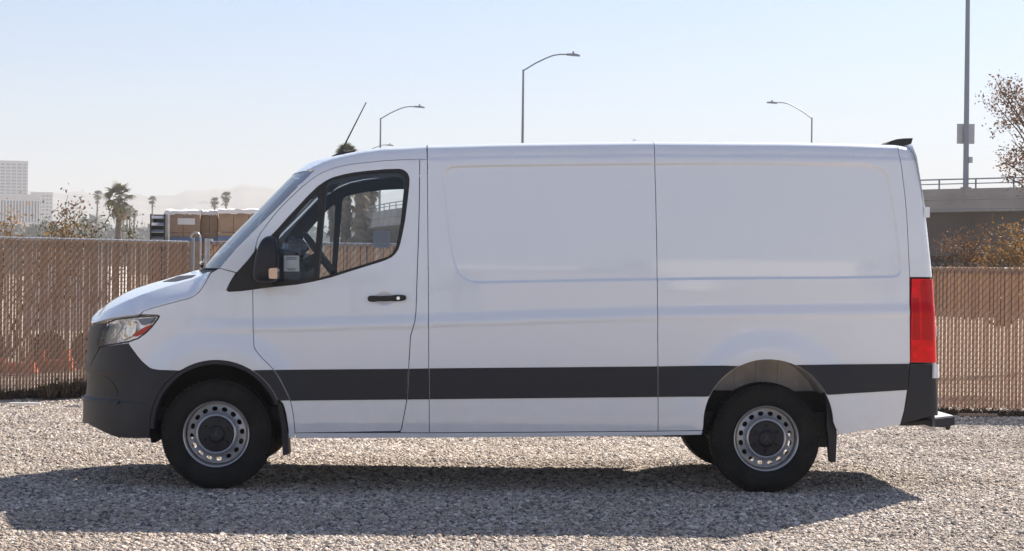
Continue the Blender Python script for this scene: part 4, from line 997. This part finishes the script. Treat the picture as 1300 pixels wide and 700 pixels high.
pallet(276.5, 334, 267.5, 49.6, 'widest covered pallet load, partly hidden behind the van windscreen', 3)
p0 = G(199.5, 49); t = thing('louvre_rack', 'dark rack of bright horizontal louvres left of the covered pallet loads', 'rack', p0)
z1 = Zat(199, 272, 49); mb = MB(); mb.box(-.21, -.17, 0, .4, 0, z1); mb.box(.17, .21, 0, .4, 0, z1); mb.box(-.17, .17, .36, .4, 0, z1); mb.build('frame', M['dark'], t, world=False)
for k in range(9):
    z = z1-.06-.19*k; mb = MB(); mb.prism([(-.1, z-.035), (.1, z-.035), (.1, z+.03), (-.1, z+.03)], -.01, .3) if 0 else mb.add([(-.17, .0, z-.05), (.17, .0, z-.05), (.17, .12, z+.02), (-.17, .12, z+.02), (-.17, .0, z-.065), (.17, .0, z-.065), (.17, .12, z+.005), (-.17, .12, z+.005)], [(0, 1, 2, 3), (7, 6, 5, 4), (0, 4, 5, 1), (2, 6, 7, 3), (0, 3, 7, 4), (1, 5, 6, 2)])
    mb.build('louvre', M['galv'], t, world=False)

# ------------------------------------------------------------------ palms
def frond_mesh(Lp, Lf, m, droop=.35, n=11):
    mb = MB(); mb.tube([(0, 0, 0), (Lp*.5, 0, .04*Lp), (Lp, 0, 0)], [.03*Lp+.01, .02*Lp+.008, .012*Lp+.006], 4, cap=False)
    for k in range(n):
        a = R_(-78+156*k/(n-1)); d = Vector((math.cos(a), math.sin(a), 0)); s = Vector((-math.sin(a), math.cos(a), 0))*Lf*.085
        o = Vector((Lp, 0, 0)); l = Lf*(.75+.25*math.cos(a)); mid = o+d*l*.55+Vector((0, 0, -.04*l)); tip = o+d*l+Vector((0, 0, -droop*l))
        mb.add([o-s*.3, mid-s+Vector((0, 0, .02*l)), tip, mid+s+Vector((0, 0, .02*l)), o+s*.3, mid], [(0, 1, 5), (1, 2, 5), (5, 2, 3), (4, 5, 3), (0, 5, 4)])
    return mb.mesh('frond', m)
def palm(px, d, py_c, crown_px, label, nf=26, trunk_r=.22, skirt=0, parts=True, lean=0, seed=1, group=None, deadn=0):
    random.seed(seed); p0 = G(px, d); H = Zat(px, py_c, d); R = crown_px/2*d/F
    t = thing('palm_tree', label, 'palm tree', p0, group)
    mb = MB(); mb.tube([(lean, 0, 0), (lean*.6, 0, H*.4), (lean*.1, 0, H*.8), (0, 0, H)], [trunk_r*1.25, trunk_r, trunk_r*.85, trunk_r*.8], 8); mb.build('trunk', M['trunk'], t, world=False, smooth=True)
    me = frond_mesh(R*.42, R*.62, M['frond']); md = frond_mesh(R*.42, R*.55, M['dead'], .5)
    L = []
    for k in range(nf):
        az = 2.399*k; f = (k+.5)/nf; el = R_(80-125*f+random.gauss(0, 9)); L.append((me, az+random.gauss(0, .15), el, random.uniform(.85, 1.08), 0))
    for k in range(deadn):
        L.append((md, random.uniform(0, 6.28), R_(random.uniform(-85, -25)), random.uniform(.7, 1.25), -random.uniform(0, skirt)))
    if parts:
        for (m_, az, el, s, dz) in L:
            o = bpy.data.objects.new('frond' if m_ is me else 'dead_frond', m_); COL.objects.link(o); o.parent = t; o.location = (0, 0, H+dz); o.rotation_euler = (random.gauss(0, .25), -el, az); o.scale = (s, s, s)
    else:
        mb = MB()
        for (m_, az, el, s, dz) in L:
            X = Matrix.Translation((0, 0, H+dz)) @ Matrix.Rotation(az, 4, 'Z') @ Matrix.Rotation(-el, 4, 'Y') @ Matrix.Scale(s, 4)
            mb.add([X @ v.co for v in m_.vertices], [tuple(p.vertices) for p in m_.polygons], 0 if m_ is me else 1)
        mb.build('crown', [M['frond'], M['dead']], t, world=False)
    return t
palm(151, 190, 251, 46, 'large dark palm tree standing tallest above the left fence', nf=20, trunk_r=.36, lean=-.35, seed=2, deadn=8, skirt=.8)
GP = 'tall thin palms far beyond the lot'
palm(123, 520, 248, 15, 'tall thin palm just left of the large dark palm', parts=False, trunk_r=.28, lean=-1.0, seed=3, group=GP, deadn=5, skirt=1)
palm(192.5, 560, 255, 14, 'tall thin palm standing above the dark louvred rack', parts=False, trunk_r=.28, seed=4, group=GP, deadn=5, skirt=1)
for i, (px, py, dd, lb) in enumerate(((155.5, 264, 420, 'leftmost short palm of the clump right of the large dark palm'), (160.5, 270, 430, 'lowest palm in the clump right of the large dark palm'), (164, 266, 400, 'middle palm of the clump right of the large dark palm'), (169.5, 271, 410, 'rightmost palm of the clump right of the large dark palm'))):
    palm(px, dd, py, 13, lb, parts=False, trunk_r=.22, seed=20+i, group='clump of far palms', deadn=6, skirt=1)
palm(271.5, 480, 256, 14, 'lower left palm of the pair above the pallet loads', parts=False, trunk_r=.25, seed=6, group='pair of palms above the pallet loads', deadn=5, skirt=1)
palm(286, 470, 250, 17, 'higher right palm of the pair above the pallet loads', parts=False, trunk_r=.25, seed=7, group='pair of palms above the pallet loads', deadn=7, skirt=1.4)
palm(438, 120, 196, 34, 'tall shaggy palm whose crown shows over the van roof by the antenna', nf=28, trunk_r=.33, seed=8, deadn=100, skirt=6.5)
palm(457, 118, 226, 40, 'shaggy palm seen through the middle of the van door window', nf=24, trunk_r=.36, seed=9, deadn=100, skirt=4.5)
palm(470, 122, 240, 30, 'shaggy palm seen through the van door window next to the bridge curve', nf=24, trunk_r=.33, seed=10, deadn=100, skirt=3.0)
palm(424, 121, 246, 30, 'short shaggy palm seen beside the window pillar of the van', nf=24, trunk_r=.33, seed=14, deadn=100, skirt=2.5)

# ------------------------------------------------------------------ overpass
ctrl = [(1620, 70), (1420, 74), (1230, 78), (1050, 82.5), (900, 86.5), (760, 91), (640, 96.5), (560, 102), (505, 109), (470, 118), (455, 130), (452, 145), (462, 165)]
cp = [G(a, b) for a, b in ctrl]; path = []
for i in range(len(cp)-1):
    p0, p1, p2, p3 = cp[max(i-1, 0)], cp[i], cp[i+1], cp[min(i+2, len(cp)-1)]
    for k in range(6):
        t = k/6; path.append(.5*((2*p1)+(-p0+p2)*t+(2*p0-5*p1+4*p2-p3)*t*t+(-p0+3*p1-3*p2+p3)*t**3))
path.append(cp[-1])
nrm = []
for i in range(len(path)):
    tg = (path[min(i+1, len(path)-1)]-path[max(i-1, 0)]).normalized(); nrm.append(Vector((-tg.y, tg.x, 0)))   # left of travel = away? fixed below
sgn = 1 if nrm[12].y > 0 else -1
nrm = [n_*sgn for n_ in nrm]      # points away from the camera
ZD = 5.45
ov = thing('overpass', 'curved concrete road overpass with railing behind the van', 'bridge', path[12].copy())
def sweep(name, prof, m, smooth=False):
    mb = MB(); k = len(prof); vs = [p+n_*o+Vector((0, 0, z)) for p, n_ in zip(path, nrm) for o, z in prof]
    fs = [(i*k+j, i*k+(j+1) % k, (i+1)*k+(j+1) % k, (i+1)*k+j) for i in range(len(path)-1) for j in range(k)]+[tuple(range(k)), tuple((len(path)-1)*k+j for j in range(k-1, -1, -1))]
    if sgn > 0: pass
    mb.add(vs, fs); me_o = mb.build(name, m, ov, smooth=smooth); return me_o
sweep('parapet', [(0, ZD), (.25, ZD), (.25, ZD-.9), (-.02, ZD-.9), (-.02, ZD-.30), (.0, ZD-.27)], M['conc'])
sweep('deck_edge', [(-.12, ZD-.30-.004), (-.022, ZD-.29), (-.022, ZD-.85), (-.12, ZD-.80)], M['conc']) if 0 else None
sweep('deck', [(-.06, ZD-.62), (9, ZD-.62), (9, ZD-1.02), (-.06, ZD-1.02)], M['conc'])
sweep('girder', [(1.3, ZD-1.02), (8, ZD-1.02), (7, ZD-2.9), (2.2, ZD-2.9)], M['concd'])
sweep('parapet', [(8.75, ZD), (9.0, ZD), (9.02, ZD-.62), (8.75, ZD-.62)], M['conc'])
sweep('ledge', [(-.06, ZD-.40), (-.022, ZD-.38), (-.022, ZD-.50), (-.06, ZD-.48)], M['conc']); sweep('ledge', [(-.12, ZD-.92), (-.062, ZD-.88), (-.062, ZD-1.0), (-.12, ZD-1.0)], M['conc'])
for zz, r in ((ZD+.42, .032), (ZD+.22, .024)):
    mb = MB(); mb.tube([p+n_*.12+Vector((0, 0, zz)) for p, n_ in zip(path, nrm)], r, 6); mb.build('handrail', M['railing'], ov, smooth=True)
mb = MB(); mb.box(-.03, .03, -.03, .03, 0, .42); rp_me = mb.mesh('railing_post', M['railing'])
acc = 0; nxt = .5
for i in range(len(path)-1):
    sg = (path[i+1]-path[i]).length
    while acc+sg > nxt:
        f = (nxt-acc)/sg; p = path[i].lerp(path[i+1], f)+nrm[i]*.12; o = bpy.data.objects.new('railing_post', rp_me); COL.objects.link(o); o.parent = ov; o.location = p+Vector((0, 0, ZD))-ORIG[ov.name]; nxt += 1.72
    acc += sg
for i in (3, 16, 33, 48, 60):
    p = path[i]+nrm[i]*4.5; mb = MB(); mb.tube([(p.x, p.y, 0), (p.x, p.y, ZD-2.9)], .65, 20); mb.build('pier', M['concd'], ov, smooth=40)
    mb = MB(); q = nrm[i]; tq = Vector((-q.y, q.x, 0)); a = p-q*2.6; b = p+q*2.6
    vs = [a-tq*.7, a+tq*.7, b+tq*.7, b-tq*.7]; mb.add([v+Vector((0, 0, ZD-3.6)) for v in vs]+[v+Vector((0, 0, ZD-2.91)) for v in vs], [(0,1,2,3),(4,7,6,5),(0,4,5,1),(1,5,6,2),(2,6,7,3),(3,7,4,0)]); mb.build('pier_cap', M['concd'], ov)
# abutment wall under the bridge at the right
mb = MB(); A, B = G(1040, 93), G(1650, 80); d_ = (B-A).normalized(); nn = Vector((-d_.y, d_.x, 0))
vs = [A, B, B+nn*.6, A+nn*.6]; mb.add([v for v in vs]+[v+Vector((0, 0, ZD-1.1)) for v in vs], [(3,2,1,0),(4,5,6,7),(0,1,5,4),(1,2,6,5),(2,3,7,6),(3,0,4,7)])
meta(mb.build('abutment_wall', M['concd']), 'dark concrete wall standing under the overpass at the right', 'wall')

# street lamps
def lamp(px, d, base_z, py_top, arm_px, arm_rise_px, label, direction=1, thick=.085):
    p0 = G(px, d); p0.z = base_z; H = Zat(px, py_top, d)-base_z; k = d/F
    t = thing('street_lamp', label, 'street lamp', p0, 'street lamps along the overpass')
    mb = MB(); mb.tube([(0, 0, 0), (0, 0, H)], [thick, thick*.6], 10); mb.build('pole', M['pole'], t, world=False, smooth=40)
    a = arm_px*k*direction; r = arm_rise_px*k
    mb = MB(); mb.tube([(0, 0, H-.06), (a*.22, 0, H+r*.40), (a*.42, 0, H+r*.74), (a*.55, 0, H+r*.92), (a*.68, 0, H+r), (a*.9, 0, H+r*1.0)], thick*.42, 8); mb.build('arm', M['pole'], t, world=False, smooth=True)
    mb = MB(); x = a*.93; mb.prism([(x-.34*1, H+r-.05), (x+.34, H+r-.09), (x+.34, H+r-.02), (x+.05, H+r+.05), (x-.34, H+r+.04)], -.13, .13); h = mb.build('lamp_head', M['pole'], t, world=False)
    mb = MB(); mb.tube([(x, 0, H+r+.04), (x, 0, H+r+.16)], .05, 8); mb.build('photocell', M['pole'], h, world=False)
    return t
lamp(661.5, 93, ZD-.62, 88.5, 68, 20, 'tall street lamp with curved arm above the middle of the van roof')
lamp(481, 121, ZD-.62, 150, 53, 15, 'smaller street lamp above the cab, right of the antenna')
lamp(1028.5, 124, 0, 149.5, 55, 18.5, 'street lamp with its arm pointing left above the rear of the van', -1)
lamp(468, 170, 0, 190, 27, 6, 'tiny far street lamp barely showing over the cab roof', 1)
p0 = G(1224.8, 78.3); p0.z = ZD-.62; t = thing('sign_pole', 'tall pole carrying a grey sign back on the overpass at the right', 'pole', p0)
zl = lambda py: Zat(1226, py, 78.3)-p0.z
mb = MB(); mb.tube([(0, 0, 0), (0, 0, zl(-40))], [.13, .09], 12); mb.build('pole', M['pole'], t, world=False, smooth=40)
mb = MB(); mb.box(-.20, .20, -.16, .16, 0, zl(238)); mb.build('base', M['conc'], t, world=False)
sx = 78.3/F
mb = MB(); mb.box(-10.2*sx, 11.5*sx, .14, .16, zl(182), zl(157.6)); mb.build('sign_back', M['signback'], t, world=False)
mb = MB(); mb.box(-10.6*sx, 11.9*sx, .16, .175, zl(182.5), zl(157.1)); mb.build('sign_rim', M['galv'], t, world=False)
mb = MB(); mb.box(.13, .27, -.08, .08, zl(207), zl(199.5)); mb.build('junction_box', M['galv'], t, world=False)

# ------------------------------------------------------------------ far town
def tower(label, pxa, pxb, pyt, d, depth, floors, cols, mw, mg, fin=.35, slab=.9, group=None, hb=0):
    A, B = G(pxa, d), G(pxb, d); r_ = ray(pxb, 348); ang = -math.atan2(r_[0], r_[1]); W = (B-A).length*math.cos(ang)*.99; H = Zat(pxb, pyt, d); A = Vector((B.x-W*math.cos(ang), B.y-W*math.sin(ang), 0))
    t = thing('office_building', label, 'building', A, group, ang)
    mb = MB(); mb.box(.4, W-.4, .4, depth-.4, 0, H-.6); mb.build('window_glazing', mg, t, world=False)
    fh = H/floors; sm = MB()
    sm.box(0, W, 0, depth, 0, fh*slab*.5); 
    for k in range(floors):
        o = MB(); o.box(0, W, 0, depth, fh*(k+1)-fh*slab*.5, fh*(k+1)); o.build('floor_band', mw, t, world=False)
    cw = W/cols
    fm = MB(); fm.box(-cw*fin/2, cw*fin/2, -.15, .395, 0, H-.3); me = fm.mesh('pier_fin', mw)
    for k in range(cols+1):
        o = bpy.data.objects.new('pier_fin', me); COL.objects.link(o); o.parent = t; o.location = (min(max(cw*k, cw*fin/2), W-cw*fin/2), 0, 0)
    mb = MB(); mb.box(-.2, W+.2, -.2, depth+.2, H-.25, H+.9); mb.build('roof_parapet', mw, t, world=False)
    return t
tower('tall pale office tower with a grid of windows at the left edge', -44, 34, 206.5, 1150, 38, 34, 11, M['build'], M['win'], .25, .85)
tower('white low block with tall columns below the office tower', -20, 50, 250, 760, 30, 3, 18, M['buildw'], M['win'], .45, .35)
tower('hazy grey block right of the white columned building', 38, 66, 246, 1250, 30, 22, 6, M['build'], M['win'], .3, .8)
random.seed(77)
def house(px, d, w, h, z, label, i):
    p0 = G(px, d); p0.z = z; t = thing('house', label, 'house', p0, 'tiny pale houses scattered over the hazy hills', random.uniform(-.5, .5))
    mb = MB(); mb.box(-w/2, w/2, 0, w*.7, -3, h); mb.build('walls', M['buildw'], t, world=False)
    mb = MB(); mb.prism([(-w/2-.3, h), (w/2+.3, h), (0, h+w*.10)], -.5, w*.7+.5); mb.build('roof', M['roof'], t, world=False)

# hills all round
def hill_h(px_like):
    return 0
RP = [(-400, 252), (-100, 249), (0, 247.5), (60, 246.5), (110, 247.5), (150, 250), (190, 251), (215, 248.5), (240, 245.5), (262, 242.5), (285, 239.5), (305, 238), (325, 237.6), (342, 239.5), (365, 243.5), (400, 246), (450, 245), (500, 242), (560, 244), (700, 252), (900, 262), (1200, 268), (1600, 262)]
DH = 3200.0
ang_pts = []; 
for a, b in RP:
    g = G(a, DH); ang_pts.append((math.atan2(g.x-CX, g.y-CY), Zat(a, b, DH)))
aa = np.array([a for a, _ in ang_pts]); hh = np.array([b for _, b in ang_pts])
def ridge(th):
    h = np.interp(th, aa, hh, left=hh[0], right=hh[-1])
    base = 95+25*math.sin(3*th)+14*math.sin(7*th+1); lo, hi = aa[0], aa[-1]
    f = max(0, min(1, (lo-th)/.25)) if th < lo else max(0, min(1, (th-hi)/.25)) if th > hi else 0
    return h*(1-f)+base*f
def terrain(th, u):
    """u 0 foot .. 1 ridge"""
    n = .5*math.sin(th*37+u*3)+.3*math.sin(th*83-u*5)+.2*math.sin(th*171+u*9)
    s = u**1.35
    return ridge(th)*s*(1+.10*n*(1-u)*2)+(2.2*math.sin(th*210)+1.6*math.sin(th*433+1))*(u)
ths = sorted(set(list(np.linspace(-math.pi, math.pi, 180, endpoint=False))+list(np.linspace(-.36, .36, 260))))
us = [0, .12, .25, .4, .55, .7, .82, .92, 1.0]
mb = MB(); vs = []
for th in ths:
    for u in us:
        r = 1500+(DH-1500)*u; vs.append((CX+r*math.sin(th), CY+r*math.cos(th), terrain(th, u)-(2 if u == 0 else 0)*0-.5*(u == 0)))
    r = DH+500; vs.append((CX+r*math.sin(th), CY+r*math.cos(th), -.5))
k = len(us)+1; n = len(ths)
mb.add(vs, [(i*k+j, i*k+j+1, ((i+1) % n)*k+j+1, ((i+1) % n)*k+j) for i in range(n) for j in range(k-1)])
HM = mat('hill_scrub', (.13, .12, .085), .95, var=.5, vscale=.012, vcol=(.22, .20, .15), detail=8)
meta(mb.build('hills', HM, None, smooth='all'), kind='structure')
for i, (px, u, lb) in enumerate(((213, .42, 'tiny pale house on the hazy hill just above the leftmost pallet load'), (236, .60, 'tiny pale house on the hazy hill above the label plate'), (251, .45, 'tiny pale house on the hazy hill above the narrow pallet load'), (258, .80, 'tiny pale house near the crest of the hazy hill left of the palm pair'), (303, .55, 'tiny pale house on the hazy hill right of the palm pair'), (329, .66, 'tiny pale house on the hazy hill nearest the van windscreen'))):
    d = 1500+(DH-1500)*u; g = G(px, d); th = math.atan2(g.x-CX, g.y-CY)
    house(px, d, random.uniform(10, 15), random.uniform(7, 10), terrain(th, u), lb, i)
# far tree belt (a mass nobody could count)
random.seed(41)
mb = MB()
def clump(p, r, n=110):
    pts = []
    for k in range(n):
        v = Vector((random.gauss(0, 1), random.gauss(0, 1), random.gauss(0, 1))).normalized()*random.uniform(.55, 1)
        pts.append(p+Vector((v.x*r, v.y*r, max(v.z, -.3)*r*.8)))
    leaf_mesh(mb, pts, r*.22)
for k in range(230):
    px = random.uniform(-60, 640); d = random.uniform(620, 1400); g = G(px, d); hgt = d*random.uniform(.012, .030)*(1.1 if 75 < px < 130 else .9)
    r = random.uniform(6, 11)
    g.z = hgt-r*.6; clump(g, r)
    mb.tube([(g.x, g.y, 0), (g.x, g.y, g.z)], .4, 4, cap=False)
for k in range(36):
    px = random.uniform(-50, 78); d = random.uniform(480, 700); g = G(px, d); hgt = d*random.uniform(.019, .0285); r = random.uniform(4, 6.5)
    g.z = hgt-r*.6; clump(g, r); mb.tube([(g.x, g.y, 0), (g.x, g.y, g.z)], .3, 4, cap=False)
meta(mb.build('distant_trees', M['farleaf']), 'hazy belt of distant trees below the hills', kind='stuff')
# a long low warehouse and trees across the lot behind the camera (seen mirrored in the paint)
A = Vector((3, -75, 0)); t = thing('warehouse', 'long warehouse with a white fascia across the lot, mirrored in the van paint', 'building', A)
mb = MB(); mb.box(0, 19, -14, 0, 0, 9.8); mb.build('walls', M['conc'], t, world=False)
mb = MB(); mb.box(8.5, 18.5, .01, .35, 9.85, 11.6); mb.build('fascia', M['buildw'], t, world=False)
mb = MB(); mb.box(9.3, 11.4, .02, .3, 7.6, 9.84); mb.build('wall_panel', M['buildw'], t, world=False)
mb = MB(); mb.box(-1.5, 4.8, -1, .3, 10.2, 10.7); mb.build('canopy', M['buildw'], t, world=False)
for k in range(3):
    mb = MB(); mb.box(1+6.2*k, 4.6+6.2*k, 0, .05, 0, 3.4); mb.build('roller_door', M['galv'], t, world=False)
random.seed(51); mb = MB()
for k in range(44):
    p = Vector((random.uniform(-60, 60), random.uniform(-105, -92), 0)); h = random.uniform(12, 17); p.z = h-3; clump(p, random.uniform(2.6, 4.2), 60); mb.tube([(p.x, p.y, 0), p], .2, 5, cap=False)
meta(mb.build('tree_belt', M['farleaf']), 'belt of trees across the lot behind the warehouse', kind='stuff')
# ------------------------------------------------------------------ haze
HAZE = 5.0e-4
hm = bpy.data.materials.new('haze_air'); hm.use_nodes = True; t = hm.node_tree; t.nodes.remove(t.nodes['Principled BSDF'])
pv = t.nodes.new('ShaderNodeVolumePrincipled'); pv.inputs['Color'].default_value = (.925, .94, .955, 1); pv.inputs['Density'].default_value = HAZE; pv.inputs['Anisotropy'].default_value = 0.0
t.links.new(pv.outputs[0], t.nodes['Material Output'].inputs['Volume'])
mb = MB(); mb.box(-4700, 4700, -4700, 4700, -1.5, 185); o = mb.build('haze', hm); meta(o, 'thin pale haze filling the air over the whole place', kind='stuff')
